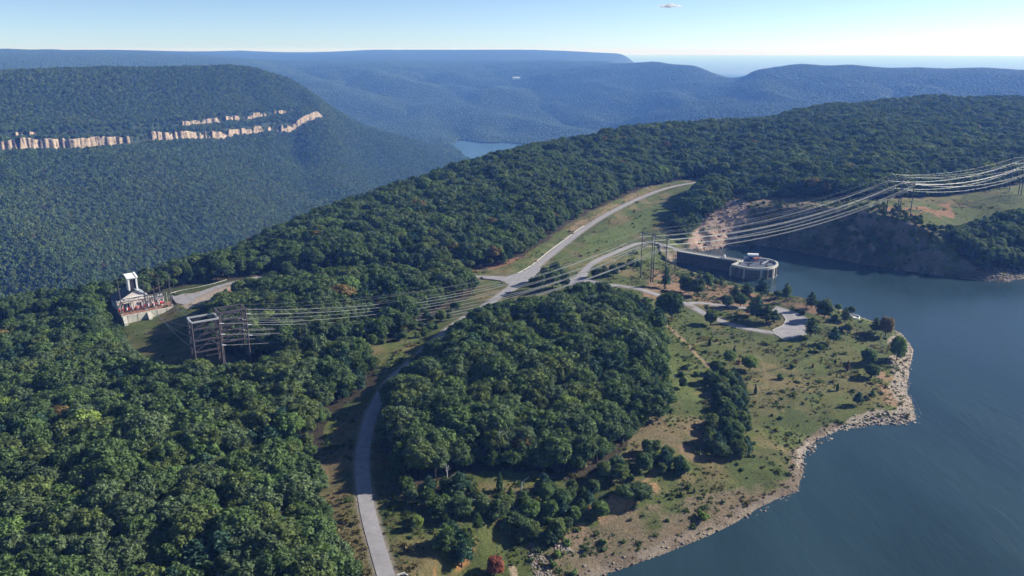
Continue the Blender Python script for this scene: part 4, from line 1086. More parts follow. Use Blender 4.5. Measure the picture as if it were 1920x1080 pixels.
# masts with beams
masts = [(1.6, 1.5, 29, 'tall steel mast at the left front corner of the switchyard'), (YW + .6, 2.0, 28, 'tall steel mast at the right front corner of the switchyard'), (YW * .52, 3.0, 25, 'steel mast in the middle of the switchyard front'),
         (YW - 3.0, 16.5, 22, 'steel mast behind the breakers near the yard road'), (YW * .72, 4.5, 17, 'short steel mast right of the middle one')]
for mx, my, mh, lab in masts:
    e = yl('gantry_mast', mx, my, lab, 'mast', 'steel masts of the switchyard')
    MB().tube([(0, 0, 0), (0, 0, mh * .6), (0, 0, mh)], [.48, .34, .16], 8).build('shaft', M['steel'], e)
    MB().box(-.8, -.8, -.5, .8, .8, .5).build('footing', M['concrete'], e)
e = yl('bus_gantry', 1.6, 4.5, 'long light steel beams on posts over the red breakers', 'gantry')
mb = MB()
for zb, yb in ((10.4, 0), (7.2, 3.2)): mb.bar((0, yb, zb), (YW - 3, yb, zb), .38, .5)
mb.build('beam', M['steel'], e)
for k in range(6): MB().tube([(k * (YW - 3) / 5, 0, 0), (k * (YW - 3) / 5, 0, 10.4)], .2, 6).build('post', M['steel_light'], e)
for k in range(6): MB().tube([(k * (YW - 3) / 5 + .8, 3.2, 0), (k * (YW - 3) / 5 + .8, 3.2, 7.2)], .2, 6).build('post', M['steel'], e)
nth = ['first from the left', 'second from the left', 'third from the left', 'fourth from the left', 'fifth from the left', 'rightmost']
for k in range(6):
    bx = 2.6 + k * (YW - 5) / 5.4
    e = yl('circuit_breaker', bx, 7.2, f'red circuit breaker tank under the bus beams, {nth[k]}', 'circuit breaker', 'red breakers in the switchyard')
    MB().box(-1.1, -.8, 0, 1.1, .8, .9).build('support', M['concrete'], e)
    MB().tube([(-1.7, 0, 2.0), (1.7, 0, 2.0)], 1.05, 12).build('tank', M['red'], e)
    for s in (-1, 1): MB().tube([(s * .9, 0, 2.8), (s * 1.5, 0, 5.4)], [.32, .2], 8).build('bushing', M['porcelain'], e)
for k in range(9):
    bx = 2 + k * (YW - 6) / 8.
    e = yl('post_insulator', bx, 3.6 + .5 * (k % 2), f'white post insulator on a steel stand in the front row, number {k + 1} from the left', 'insulator', 'white insulators along the yard front')
    MB().tube([(0, 0, 0), (0, 0, 2.0)], .18, 6).build('stand', M['steel'], e)
    MB().tube([(0, 0, 2.0), (0, 0, 4.2)], [.5, .34], 8).build('porcelain_stack', M['porcelain'], e)
for wi in range(6):
    tz = (36 - (3.1, 9.8, 16.5)[wi % 3]) if wi < 3 else (37 - (3.1, 9.8, 16.5)[wi % 3])
    p = (endA if wi < 3 else endB)(0, 4, tz)
    q = (*yard(YW * (.30 + .12 * wi), 4.6 if wi < 5 else 3), YZ + 10.4)
    tag(MB().tube(span(p, q, 4.5, 18), .085, 5).build('dropper_line', M['wire']), f'{("top", "middle", "bottom")[wi % 3]} drooping wire from the {"front" if wi < 3 else "rear"} lattice pylon to the switchyard', 'power line', 'drooping wires into the switchyard')
for k in range(5):
    bx = 3.5 + k * (YW - 8) / 4.
    e = yl('disconnect_switch', bx, 10.2, f'brown steel switch frame behind the red breakers, {["leftmost", "second from the left", "middle one", "second from the right", "rightmost"][k]}', 'switch frame', 'brown switch frames in the switchyard')
    mb = MB()
    for sx in (-1.3, 1.3): mb.bar((sx, 0, -.2), (sx, 0, 6.2), .3)
    mb.bar((-1.7, 0, 6.2), (1.7, 0, 6.2), .3, .4); mb.bar((-1.3, 0, 3.0), (1.3, 0, 6.0), .2); mb.build('frame', M['rust'], e)
    for sx in (-1.2, 0, 1.2): MB().tube([(sx, 0, 6.4), (sx, 0, 7.9)], [.3, .2], 7).build('insulator', M['porcelain'], e)
e = yl('transformer_shed', YW - 9, 15, 'low pale shed with a grey roof right of the gabled building', 'shed')
MB().box(0, 0, -.4, 8, 6, 3.6).build('wall', M['cream'], e); MB().box(-.4, -.4, 3.6, 8.4, 6.4, 3.95).build('roof', M['deckgrey'], e); MB().box(1, -.1, 0, 3.2, .1, 2.8).build('door', M['dark'], e); MB().box(4.6, -.1, 1.2, 6.8, .1, 2.6).build('window', M['dark'], e)
gr = catmull(P3([(318,552,16.4),(340,546,16.5),(372,540,17),(402,533,17.6),(425,526,18)]), 4)
e = empty('guardrail', tuple(float(v) for v in gr[0])); tag(e, 'low white guardrail along the switchyard road', 'guardrail')
o3 = gr[0]
mb = MB()
for a, c in zip(gr[:-1], gr[1:]): mb.bar(tuple(a - o3 + [0, 0, .8]), tuple(c - o3 + [0, 0, .8]), .14, .36)
mb.build('rail', M['concrete'], e)
for a in gr: MB().box(*(a - o3 + [-.14, -.14, -.6]), *(a - o3 + [.14, .14, .75])).build('post', M['concrete'], e)
# sheds and cars-sized cabinets beside the apron
for px, py, w, lab in ((322, 561, 3.2, 'white electrical cabinet at the right end of the switchyard'), (300, 556, 2.6, 'small pale cabinet behind the red breakers')):
    x, y, z = onground(px, py, 16)
    e = empty('electrical_cabinet', (x, y, z), .35); tag(e, lab, 'cabinet', 'cabinets in the switchyard')
    MB().box(-w / 2, -1, -.3, w / 2, 1, 2.3).build('housing', M['white'], e); MB().box(-w / 2 - .15, -1.15, 2.3, w / 2 + .15, 1.15, 2.5).build('lid', M['deckgrey'], e); MB().box(-.5, -1.05, .1, .5, -.99, 2.0).build('door', M['concrete_old'], e)

# ------------------------------------------------------------------ intake tower and bridge
IZ = 11.0
IN_PX = [(1371,495.4),(1379,497.2),(1390,499.6),(1402,501.6),(1415,502.8),(1428,503.1),(1440,502.3),(1449,500.5),(1456,497.6),(1459.3,494.4),(1458,491),(1451.5,487.6),(1441,485),(1431,483.5),(1421,482.6),(1408,482.2),(1396,484),(1388,488.2),(1380,491.8)]
ring = np.array([at(px, py, IZ) for px, py in IN_PX])
ring = np.array([tuple(p) for p in catmull([(*p, 0) for p in np.vstack([ring[:15], ring[14:15] * .5 + ring[15:16] * .5, ring[15:]])], 2.2)])[:, :2]
cen = ring.mean(0)
def inset(P, d):
    t = np.roll(P, -1, 0) - np.roll(P, 1, 0); t /= np.linalg.norm(t, axis=1)[:, None] + 1e-9
    nrm = np.stack([t[:, 1], -t[:, 0]], 1); s = np.sign(((P - cen) * nrm).sum(1)).mean()
    return P - nrm * d * (1 if s > 0 else -1)
loc = lambda P: [(float(x - cen[0]), float(y - cen[1])) for x, y in P]
e = empty('intake_tower', (float(cen[0]), float(cen[1]), 0)); tag(e, 'round-ended concrete intake tower standing in the lake with a pale parapet', 'intake tower')
o_, i_ = loc(inset(ring, 1.0)), loc(inset(ring, 2.0))
mb = MB(); mb.prism(o_, -6, 9.3); mb.build('outer_wall', M['concrete_old'], e)
n = len(ring)
def ring_wall(outer, inner, z0, z1):
    mb = MB(); n = len(outer)
    V = [(x, y, z0) for x, y in outer] + [(x, y, z0) for x, y in inner] + [(x, y, z1) for x, y in outer] + [(x, y, z1) for x, y in inner]
    F = []
    for i in range(n):
        j = (i + 1) % n
        F += [(i, j, 2*n+j, 2*n+i), (n+j, n+i, 3*n+i, 3*n+j), (2*n+i, 2*n+j, 3*n+j, 3*n+i), (j, i, n+i, n+j)]
    return mb.add(V, F)
ring_wall(loc(ring), loc(inset(ring, 1.7)), 9.0, IZ).build('parapet', M['concrete'], e)
mb = MB(); mb.prism(loc(inset(ring, 1.72)), 9.31, 9.42); mb.build('deck', M['welldeck'], e)
seg = np.linalg.norm(np.roll(ring, -1, 0) - ring, axis=1); acc = np.concatenate([[0], np.cumsum(seg)[:-1]]); tot = seg.sum()
for k in range(int(tot / 5.0)):
    i = int(np.argmin(np.abs(acc - k * 5.0))); a, c = ring[i], ring[(i + 1) % n]
    t = (c - a) / np.linalg.norm(c - a); nr = np.array([t[1], -t[0]]); nr *= np.sign((nr * (a - cen)).sum())
    q = [a - t * .75 - nr * 1.3, a + t * .75 - nr * 1.3, a + t * .75 + nr * .55, a - t * .75 + nr * .55]
    MB().prism(loc(np.array(q)), -6, 8.98).build('pier', M['concrete_old'] if k % 3 else M['concrete'], e)
mb = MB(); mb.box(0, 0, 0, 0.01, 0.01, 0.01)
lowb = ring_wall(loc(inset(ring, -.35)), loc(inset(ring, 1.2)), 0.15, 1.1); lowb.build('waterline_collar', M['concrete_old'], e)
def deckpt(px, py, z=9.42): x, y = at(px, py, z); return (x, y, z)
# gate house with a curved roof
x, y, z = deckpt(1411, 487.5)
e = empty('gate_house', (x, y, z), math.radians(-8)); tag(e, 'blue gate house with a curved white roof on the intake tower', 'gate house')
MB().box(-4.6, -2.4, 0, 4.6, 3, 4.4).build('wall', M['blue'], e)
mb = MB(); V = []; F = []; k_ = 10
for i in range(k_ + 1):
    t = math.pi * i / k_; V += [(-5.0, -.3 - 3.3 * math.cos(t) + .6, 4.4 + 1.9 * math.sin(t)), (5.0, -.3 - 3.3 * math.cos(t) + .6, 4.4 + 1.9 * math.sin(t))]
F = [(2*i, 2*i+1, 2*i+3, 2*i+2) for i in range(k_)] + [tuple(2*i for i in range(k_ + 1))[::-1], tuple(2*i+1 for i in range(k_ + 1)), (0, 2*k_, 2*k_+1, 1)]
mb.add(V, F).build('roof', M['white'], e)
MB().box(2.2, -2.5, 0, 3.8, -2.38, 2.6).build('door', M['white'], e); MB().box(-3.4, -2.5, 1.4, .8, -2.38, 3.2).build('window', M['dark'], e)
x, y, z = deckpt(1399.5, 487)
e = empty('storage_tank', (x, y, z), math.radians(20)); tag(e, 'cream rounded tank left of the blue gate house', 'tank')
MB().tube([(-2.2, 0, 1.9), (-1.9, 0, 1.9), (1.9, 0, 1.9), (2.2, 0, 1.9)], [1.1, 1.7, 1.7, 1.1], 14).build('shell', M['cream'], e, smooth=False)
for s in (-1.2, 1.2): MB().box(s - .25, -1.3, 0, s + .25, 1.3, .9).build('saddle', M['concrete_old'], e)
x, y, z = deckpt(1417, 492.5)
e = empty('gantry_crane', (x, y, z), math.radians(15)); tag(e, 'small orange crane on legs in the middle of the intake deck', 'crane')
for sx in (-1.8, 1.8):
    for sy in (-1.2, 1.2): MB().bar((sx, sy, 0), (sx * .8, sy * .8, 3.4), .3).build('leg', M['orange'], e)
MB().box(-2.2, -1.5, 3.4, 2.0, 1.5, 4.7).build('cab', M['orange'], e); MB().bar((1.6, 0, 4.4), (5.2, 0, 5.4), .5, .6).build('jib', M['orange'], e)
x, y, z = deckpt(1434, 495.5)
e = empty('trash_rake', (x, y, z), math.radians(34)); tag(e, 'white inclined beam on the right half of the intake deck', 'rake')
MB().bar((-4.2, 0, .7), (4.6, 0, 3.0), .9, .7).build('beam', M['white'], e)
for s, hh in ((-2.6, 1.0), (2.9, 2.4)): MB().box(s - .2, -.5, 0, s + .2, .5, hh).build('support', M['steel'], e)
for px, py, hh, mt, lab in ((1427,494.5,2.6,'rust','rust-coloured hoist left of the white beam on the intake deck'), (1412,494.5,2.4,'white','small white hoist in front of the orange crane'), (1437,499.5,1.6,'orange','low orange winch under the right end of the white beam'), (1403,498.5,2.0,'concrete_old','grey hoist housing along the front parapet')):
    x, y, z = deckpt(px, py)
    e = empty('hoist', (x, y, z), .3); tag(e, lab, 'hoist', 'hoists on the intake deck')
    MB().box(-.8, -.6, 0, .8, .6, hh * .55).build('housing', M[mt], e); MB().tube([(-.9, 0, hh * .55 + .5), (.9, 0, hh * .55 + .5)], .5, 10).build('drum', M['steel'], e)
# bridge
bA, bB = np.array(at(1266, 468.5, 11.6)), np.array(at(1388, 489.5, 11.4))
bd = bB - bA; bl = float(np.linalg.norm(bd)); ba = math.atan2(bd[1], bd[0])
e = empty('access_bridge', (float(bA[0]), float(bA[1]), 11.5), ba); tag(e, 'narrow concrete access bridge with railings leading to the intake tower', 'bridge')
MB().box(0, -2.6, -.7, bl, 2.6, 0).build('deck', M['concrete'], e)
MB().box(3, -1.9, -15, bl + 1, 1.6, -.7).build('bridge_wall', M['shadewall'], e)
for s in (-1, 1):
    mb = MB()
    for zz in (.65, 1.25): mb.bar((0, s * 2.45, zz), (bl, s * 2.45, zz), .12)
    for k in range(int(bl / 2.5) + 1): mb.box(k * 2.5 - .09, s * 2.45 - .09, 0, k * 2.5 + .09, s * 2.45 + .09, 1.3)
    mb.build('railing', M['steel_light'], e)
MB().box(bl * .66, 2.62, -.6, bl, 6.4, -.05).build('side_platform', M['concrete_old'], e)
MB().box(bl * .72, -3.3, -.5, bl * .98, -2.62, .9).build('side_wall', M['concrete'], e)
x, y = bA + bd / bl * bl * .74
e = empty('bridge_cabinet', (float(x - bd[1] / bl * 3.6), float(y + bd[0] / bl * 3.6), 11.44), ba); tag(e, 'pale box on the side platform of the access bridge', 'cabinet')
MB().box(-.9, -.8, 0, .9, .8, 2.2).build('housing', M['white'], e); MB().box(-1.0, -.9, 2.2, 1.0, .9, 2.36).build('lid', M['concrete'], e)

# ------------------------------------------------------------------ peninsula furniture
x, y, z = onground(1599, 595, 8)
e = empty('overlook_wall', (x, y, z), 0); tag(e, 'low white ring wall of the lake overlook at the end of the footpath', 'wall')
mb = MB(); V = []; F = []; k_ = 40
for i in range(k_ + 1):
    t = math.radians(200) + math.radians(310) * i / k_
    for rr_, zz in ((5.0, -1.5), (5.0, 1.15), (4.5, 1.15), (4.5, -1.5)): V.append((rr_ * math.cos(t), rr_ * math.sin(t), zz))
for i in range(k_):
    for j in range(4): F.append((4*i+j, 4*i+(j+1) % 4, 4*i+4+(j+1) % 4, 4*i+4+j))
F += [(0, 1, 2, 3), (4*k_+3, 4*k_+2, 4*k_+1, 4*k_)]
mb.add(V, F).build('ring', M['white'], e)
MB().tube([(0, 0, -.8), (0, 0, .3)], 4.48, 32).build('paving', M['concrete'], e)
def post_sign(px, py, h, w, lab):
    x, y, z = onground(px, py, 13)
    e = empty('sign_post', (x, y, z), .2); tag(e, lab, 'sign', 'small white signs')
    MB().tube([(0, 0, -.3), (0, 0, h)], .1, 6).build('post', M['steel_light'], e); MB().box(-w / 2, -.16, h * .5, w / 2, -.1, h).build('panel', M['white'], e)
post_sign(1293.5, 565.5, 2.6, 1.5, 'small white sign where the lakeside loop road begins')
x, y, z = onground(752, 1080, 18)
e = empty('culvert_headwall', (x, y, z), .5); tag(e, 'concrete culvert headwall with a dark pipe mouth beside the road at the bottom edge', 'culvert')
MB().box(-1.6, -.25, -.8, 1.6, .25, 1.1).build('headwall', M['concrete'], e); MB().tube([(0, -.5, .2), (0, -.24, .2)], .5, 14).build('pipe_mouth', M['dark'], e)
for s in (-1, 1): MB().bar((s * 1.5, -.2, .3), (s * 2.4, -1.5, -.2), .3, .8).build('wing_wall', M['concrete'], e)
# bleached dead trees
def dead_tree(px, py, h, lab, bent=False):
    x, y, z = onground(px, py, 16)
    e = empty('dead_tree', (x, y, z)); tag(e, lab, 'tree', 'bleached dead trees'); r = random.Random(px)
    if bent:
        MB().tube([(0, 0, -.5), (.15, 0, h * .5), (.35, .1, h * .86), (.9, .1, h * .93), (2.9, .3, h * 1.06), (3.4, .3, h * 1.12)], [.30, .26, .22, .2, .14, .06], 7).build('trunk', M['deadwood'], e); return
    MB().tube([(0, 0, -.5), (.2, .1, h * .5), (-.1, 0, h * .8), (.1, .1, h)], [.32, .25, .17, .06], 7).build('trunk', M['deadwood'], e)
    for k in range(9):
        a = k * 2.4 + r.random(); q = h * r.uniform(.5, .95); l = h * r.uniform(.14, .3)
        MB().tube([(0, 0, q), (l * .5 * math.cos(a), l * .5 * math.sin(a), q + l * .15), (l * math.cos(a), l * math.sin(a), q + l * .45)], [.13, .09, .03], 5).build('branch', M['deadwood'], e)
dead_tree(977, 940, 10.5, 'bleached dead trunk bent over at the top in the dry clearing', True)
dead_tree(937, 868, 17, 'bleached dead tree with bare white branches inside the central wood')
dead_tree(838, 905, 9, 'grey leafless tree in the shade at the lower edge of the central wood')
dead_tree(892, 962, 7, 'small grey leafless tree in the thicket by the road')
dead_tree(232, 655, 9, 'grey leafless tree below the switchyard wall')
# white lodge far off on the plateau
x, y, z = atd(968, 149, 7000); z = H1(x, y)
e = empty('distant_lodge', (x, y, z), .2); tag(e, 'tiny white building far off on the wooded plateau', 'building')
MB().box(-30, -12, -4, 30, 12, 18).build('wall', M['white'], e)
MB().add([(-32,-14,18),(32,-14,18),(32,14,18),(-32,14,18),(-32,0,27),(32,0,27)], [(0,1,5,4),(2,3,4,5),(0,4,3),(1,2,5),(3,2,1,0)]).build('roof', M['concrete'], e)
# cloud, far above and beyond the haze
for cpx, cpy, cw, lab in ((1257, 12, 38, 'small white cloud near the top of the sky'),):
    dd = 26000.; x, y, z = atd(cpx, cpy, dd); s = dd / FOC * cw
    r = np.random.default_rng(7); parts = []
    for k in range(11):
        c = np.array([(k / 10 - .5) * s, r.uniform(-.06, .06) * s, r.uniform(-.02, .04) * s]); q = s * r.uniform(.08, .14) * (1.1 - abs(c[0]) / s * 1.4)
        parts.append((ICO2[0] * q * np.array([1.3, 1, .7]) + c, ICO2[1]))
    V, Q = merge(parts)
    mc, ntc, bc, oc = new_mat('cloud'); bc.inputs['Base Color'].default_value = (.95, .95, .96, 1); bc.inputs['Roughness'].default_value = 1
    trc = node(ntc, 'ShaderNodeBsdfTranslucent'); trc.inputs['Color'].default_value = (.95, .95, .97, 1); tp = node(ntc, 'ShaderNodeBsdfTransparent'); m1 = node(ntc, 'ShaderNodeMixShader'); m1.inputs[0].default_value = .6; m2 = node(ntc, 'ShaderNodeMixShader'); m2.inputs[0].default_value = .5
    lk(ntc, bc.outputs[0], m1.inputs[1]); lk(ntc, trc.outputs[0], m1.inputs[2]); lk(ntc, m1.outputs[0], m2.inputs[1]); lk(ntc, tp.outputs[0], m2.inputs[2]); lk(ntc, m2.outputs[0], oc.inputs['Surface'])
    o = link('cloud', mesh_np('cloud', V, Q, mc, smooth=True), None, (x, y, z)); tag(o, lab, 'cloud', None, 'stuff')

# ------------------------------------------------------------------ single trees and shrubs of the peninsula and the verges
B, P, Cd, S = 'broadleaf_tree', 'pine_tree', 'cedar_tree', 'shrub'
ONE = [ # survey x, y of the foot, height, kind, tint, label, radius
 (1248,541,17,P,'blue green','tall sparse pine standing against the front pole frame by the cove',3.2),
 (1286,549,13,B,'dark green','round dark tree left of a pair on the bare slope above the cove',4.8),(1307,556,14,B,'grey green','round dark tree right of a pair on the bare slope above the cove',5.2),(1326,541,12,B,'mid green','round tree at the waterside behind the dark pair',4.4),
 (1378,559,10,P,'blue green','blue-green pine left in the row along the north shore',3.6),(1398,557,11,P,'mid green','green pine second in the row along the north shore',3.8),(1427,558,14.5,P,'blue green','tallest broad pine in the row along the north shore',5.2),
 (1363,577,9,B,'grey green','rounded small tree at the shady edge of the loop road',3.6),(1388,575,9.5,B,'mid green','bushy tree behind the loop road island',4.2),
 (1419,601,17,P,'blue green','largest dark pine on the loop road island',5.0),(1437,605,13,P,'dark green','dark pine right of the largest one on the loop road island',4.6),(1410,592,12,P,'blue green','pine behind the largest one on the loop road island',4.2),(1452,606,9,P,'dark green','smaller pine at the right end of the loop road island',3.4),
 (1474,565,14,P,'mid green','lone feathery pine on the north shore past the row',3.4),(1459,558,5.5,B,'mid green','bushy little tree left of the feathery shore pine',2.6),
 (1521,578,12,P,'dark green','dark conical pine on the shore behind the parking lot',3.6),(1545,599,14,B,'grey green','big rounded tree beside the footpath to the overlook',5.4),(1565,600,5,S,'mid green','green bush on the footpath left of the overlook',2.2),(1505,590,4.5,S,'mid green','bush beside the upper edge of the parking lot',2.4),
 (1571,581,5,B,'bright green','small bright tree on the shore behind the footpath',2.2),(1584,603,10,P,'dark green','dense dark conifer touching the overlook ring wall',3.0),(1596,586,5.5,B,'mid green','small tree at the shore behind the overlook ring',2.4),
 (1520,632,13,P,'dark green','dark pine at the lower corner of the parking lot',4.0),(1563,645,11.5,P,'blue green','pine on the grass below the overlook path',3.6),(1588,624,6.5,B,'mid green','small tree on the grass below the overlook',2.4),(1578,620,4.5,S,'mid green','bush left of the small tree below the overlook',1.8),
 (1641,624,10.5,P,'dark green','dark pine left of the red-topped tree near the point',3.6),(1660,631,13,B,'rust tinged','tree with a reddish top near the tip of the point',4.4),(1622,592,4,S,'mid green','low bush on the shore right of the overlook',2.4),
 (1681,676,16,B,'bright green','tall light green tree above the rocky shore of the point',4.6),(1628,683,10,B,'mid green','rounded tree left of the light green one on the point',4.2),(1634,708,8.5,B,'dark green','dark bushy tree above the rocky beach',3.6),
 (1332,610,10.5,B,'olive green','thin umbrella-shaped tree on the grass beside the loop road',4.2),
 (1367,681,8,B,'yellow green','left yellow-green young tree in the meadow',3.2),(1405,695,9.5,B,'yellow green','right yellow-green young tree in the meadow',3.8),(1376,665,5,Cd,'dark green','small dark cedar behind the yellow-green trees',.9),(1384,682,3,S,'brown','brown bush between the yellow-green trees',1.2),
 (1330,648,4.5,Cd,'dark green','lone little cedar on the upper meadow',1.0),(1280,729,6.5,B,'dark green','small tree beside the dirt clearing at the wood edge',2.0),(1278,705,4.5,S,'mid green','bush at the meadow edge of the central wood',2.2),(1286,692,4.5,S,'grey green','grey bush above another at the meadow edge',2.4),(1306,704,3,S,'mid green','low bush in the upper meadow left of the thicket',1.8),
 (1462,711,4.5,S,'dark green','dark bush alone in the middle of the meadow',1.7),(1485,690,3,S,'mid green','low bush in the middle meadow beyond the dark one',1.4),(1589,695,6,Cd,'brown','brown dying cedar on the right of the meadow',1.0),(1566,682,3,Cd,'dark green','tiny cedar left of the brown one',.7),(1524,689,2.6,Cd,'brown','tiny brown cedar in the open meadow',.6),
 (1608,759,7.5,P,'blue green','young pine on the grass above the lower rocks',2.6),(1634,747,5.5,P,'mid green','slim young pine right of another above the lower rocks',1.7),(1570,733,4.5,Cd,'dark green','dark little cedar on the right meadow',.8),(1416,739,5,Cd,'dark green','dark little cedar on the meadow right of the thicket',.8),(1387,716,3,Cd,'dark green','tiny dark cedar at the upper end of the thicket',.6),
 (1538,659,5,B,'dark green','small dark tree on the ditch line in the meadow',2.2),(1253,771,4.5,S,'mid green','bush in the dry field at the foot of the wood',2.8),(1260,600,19,B,'dark green','tallest dark tree at the top corner of the central wood',6.5),(1244,596,16,B,'grey green','big tree beside the tallest one at the wood corner',5.5),
 (1012,548,14,B,'dark green','front left tree of the clump inside the road junction',4.6),(1036,544,16,B,'mid green','middle tree of the clump inside the road junction',5.2),(1055,540,13,B,'dark green','right tree of the clump inside the road junction',4.5),(1000,545,10,B,'mid green','lowest left tree of the clump inside the road junction',3.8),(1042,528,15,B,'grey green','back tree of the clump inside the road junction',4.8),(1022,533,13,B,'dark green','rear left tree of the clump inside the road junction',4.4),
 (1118,522,8,B,'dark green','first dark tree from the left below the bridge road',3.6),(1134,520,9,P,'dark green','dark pine second from the left below the bridge road',3.6),(1150,517,9,B,'dark green','third dark tree below the bridge road',4.0),(1166,511,8.5,B,'mid green','fourth tree below the bridge road',3.8),(1183,503,8,B,'mid green','fifth tree below the bridge road towards the poles',3.6),(1196,499,6.5,S,'mid green','bush at the right end of the trees below the bridge road',3.2),(1190,476,6,S,'bright green','bright bush uphill of the bridge road',3.4),
 (836,1037,11.5,P,'mid green','pine nearest the road in the bottom thicket',3.8),(866,1063,12.5,P,'blue green','lowest pine of the bottom thicket above orange soil',3.6),(872,1040,10.5,P,'mid green','pine just behind the lowest one of the bottom thicket',3.4),(848,1018,9,P,'blue green','small pine at the back of the roadside pines',3.0),(896,996,7.5,P,'bright green','bright young pine in front of the dark bushes',2.0),
 (937,922,8.5,Cd,'dark green','left columnar cedar in the dry clearing',1.25),(957,952,9,Cd,'olive green','right columnar cedar beside the bent dead trunk',1.45),(782,992,5.5,B,'yellow green','small yellow-green tree beside the road shadow',2.0),(928,1078,7.5,B,'red leaved','small red-leaved tree at the bottom edge',3.0),
 (1319,973,4.5,S,'yellow green','pale green bush alone on the lower shore slope',2.8),(1197,938,7.5,B,'dark green','big dark rounded bushy tree above the shore slope',5.0),(1175,935,6,B,'mid green','bushy tree left of the big dark one above the shore slope',3.8),(1124,968,6.5,B,'bright green','bright bushy tree above the eroded bank',3.4),(968,1000,9,B,'dark green','dark rounded tree at the bottom of the thicket over its own shadow',4.6),
 (1046,1042,3,S,'yellow green','yellowish weed clump beside the stone strip',1.8),(1036,1062,3.5,S,'bright green','taller weed clump beside the stone strip',1.6),(1062,1020,2.6,S,'bright green','green weed clump above the stone strip',1.7),(1130,1020,2.4,S,'bright green','green weed clump on the lower shore slope',1.6),(1075,1078,2.8,S,'bright green','weed clump at the bottom edge by the lake',1.6),
 (1640,478,6,S,'olive green','pale bush on the shaded cut bank',2.6),(1690,480,6,S,'olive green','right pale bush on the shaded cut bank',2.4),(1745,470,5,S,'dark green','dark bush at the right end of the cut bank',2.6)]
for px, py, h, kind, tn, lab, rad in ONE:
    x, y, z = onground(px, py, 12)
    place(kind, x, y, h * (1.1 if kind != S else .85), tn, lab, 'bush' if kind == S else 'tree', rad=rad * 1.2, var=NWOOD + random.randrange(5) if kind == B else None)
def copse(px_poly, z, sp, seed, hr, mixk, where, group, names={B: 'small tree', P: 'young pine', S: 'bush'}):
    x, y = scatter_in(P2(px_poly, z), sp, seed)
    ok = clear_of_roads(x, y, 4); x, y = x[ok], y[ok]
    r = random.Random(seed)
    for a, c in zip(x, y):
        kind = r.choices([k for k, _ in mixk], [w for _, w in mixk])[0]
        h = r.uniform(*hr) * (.55 if kind == S else 1)
        if H1(a, c) < .8 or (kind == S and sum(o.name.startswith('shrub') for o in COL.objects) >= 298): continue
        tn = r.choice(['dark green', 'mid green', 'grey green', 'bright green', 'olive green'] if kind != P else ['blue green', 'mid green'])
        sx, sy, f = proj(a, c, H1(a, c) + h / 2)
        sz = 'taller ' if h > (hr[0] + hr[1]) / 2 and kind != S else ''
        xs = [p[0] for p in px_poly]; ys = [p[1] for p in px_poly]
        side = ('left' if sx < min(xs) + (max(xs) - min(xs)) / 3 else 'right' if sx > max(xs) - (max(xs) - min(xs)) / 3 else 'middle') + (' top' if sy < (min(ys) + max(ys)) / 2 - 8 else ' bottom')
        lab = f'{sz}{tn} {names[kind]} in the {side} of {where}'; rd = h * r.uniform(.38, .5) if kind != S else h * r.uniform(.55, .85)
        if kind in (S, Cd): place(kind, a, c, h, tn, lab, 'bush' if kind == S else 'tree', group, rad=rd if kind == S else h * .24)
        else: CANDS.append(dict(kind=kind, x=a, y=c, z=H1(a, c), h=h, rad=rd, tint=tn, px=rd / f if (-5 < sx < 1925 and sy < 1100) else 0, wood='copse', label=lab, cat='tree', group=group))
copse([(1322,715),(1350,700),(1385,712),(1405,760),(1412,820),(1398,858),(1340,852),(1318,815),(1345,790),(1340,745)], 9, 5.6, 21, (5, 9.5), [(B, 6), (P, 3), (S, 2)], 'the meadow thicket', 'thicket on the meadow')
copse([(985,930),(1040,918),(1090,915),(1140,885),(1180,870),(1215,862),(1225,880),(1180,905),(1120,925),(1090,960),(1050,1000),(975,1000),(905,1010),(880,990),(920,975),(975,965)], 11, 5.6, 22, (4.5, 9.5), [(B, 6), (P, 4), (S, 3)], 'the shore thicket', 'thicket above the shore')
copse([(1205,855),(1265,850),(1290,880),(1270,895),(1225,888)], 9, 5.0, 27, (5, 8), [(B, 5), (P, 3), (S, 2)], 'the clump above the shore slope', 'clump above the shore slope')
copse([(748,905),(800,930),(880,905),(905,940),(880,975),(830,985),(790,960),(755,950)], 18, 5.6, 23, (5, 10), [(B, 6), (P, 4), (S, 3)], 'the roadside scrub', 'scrub by the road')
copse([(1262,405),(1300,365),(1345,352),(1342,372),(1312,405),(1290,425)], 28, 6.5, 24, (7, 12), [(P, 6), (B, 4)], 'the pines by the road end', 'pines beside the road end')
copse([(1400,352),(1470,352),(1560,362),(1560,374),(1440,372),(1395,378)], 38, 6.5, 25, (5, 9), [(P, 6), (B, 4)], 'the pines above the cove', 'low pines on the crest')
copse([(1262,534),(1300,518),(1350,534),(1372,548),(1350,552)], 6, 7.5, 26, (3, 5), [(B, 3), (S, 5)], 'the north shore bushes', 'bushes along the north shore')
copse([(475,650),(510,610),(640,640),(760,630),(850,585),(870,590),(800,640),(690,662),(560,690),(500,690)], 18, 7.5, 28, (4, 9), [(B, 5), (S, 5), (P, 1)], 'the strip under the wires', 'young growth under the wires')
copse([(1560,410),(1650,424),(1700,430),(1740,445),(1800,500),(1770,508),(1700,478),(1560,440)], 24, 7.5, 29, (3, 6.5), [(B, 4), (S, 6)], 'the cut bank scrub', 'scrub on the cut bank')
copse([(1440,395),(1500,392),(1560,402),(1700,435),(1790,490),(1790,512),(1680,500),(1560,478),(1480,462),(1440,440)], 20, 14, 31, (2.5, 5), [(B, 2), (S, 7)], 'the shaded cut bank', 'bushes on the shaded cut bank')
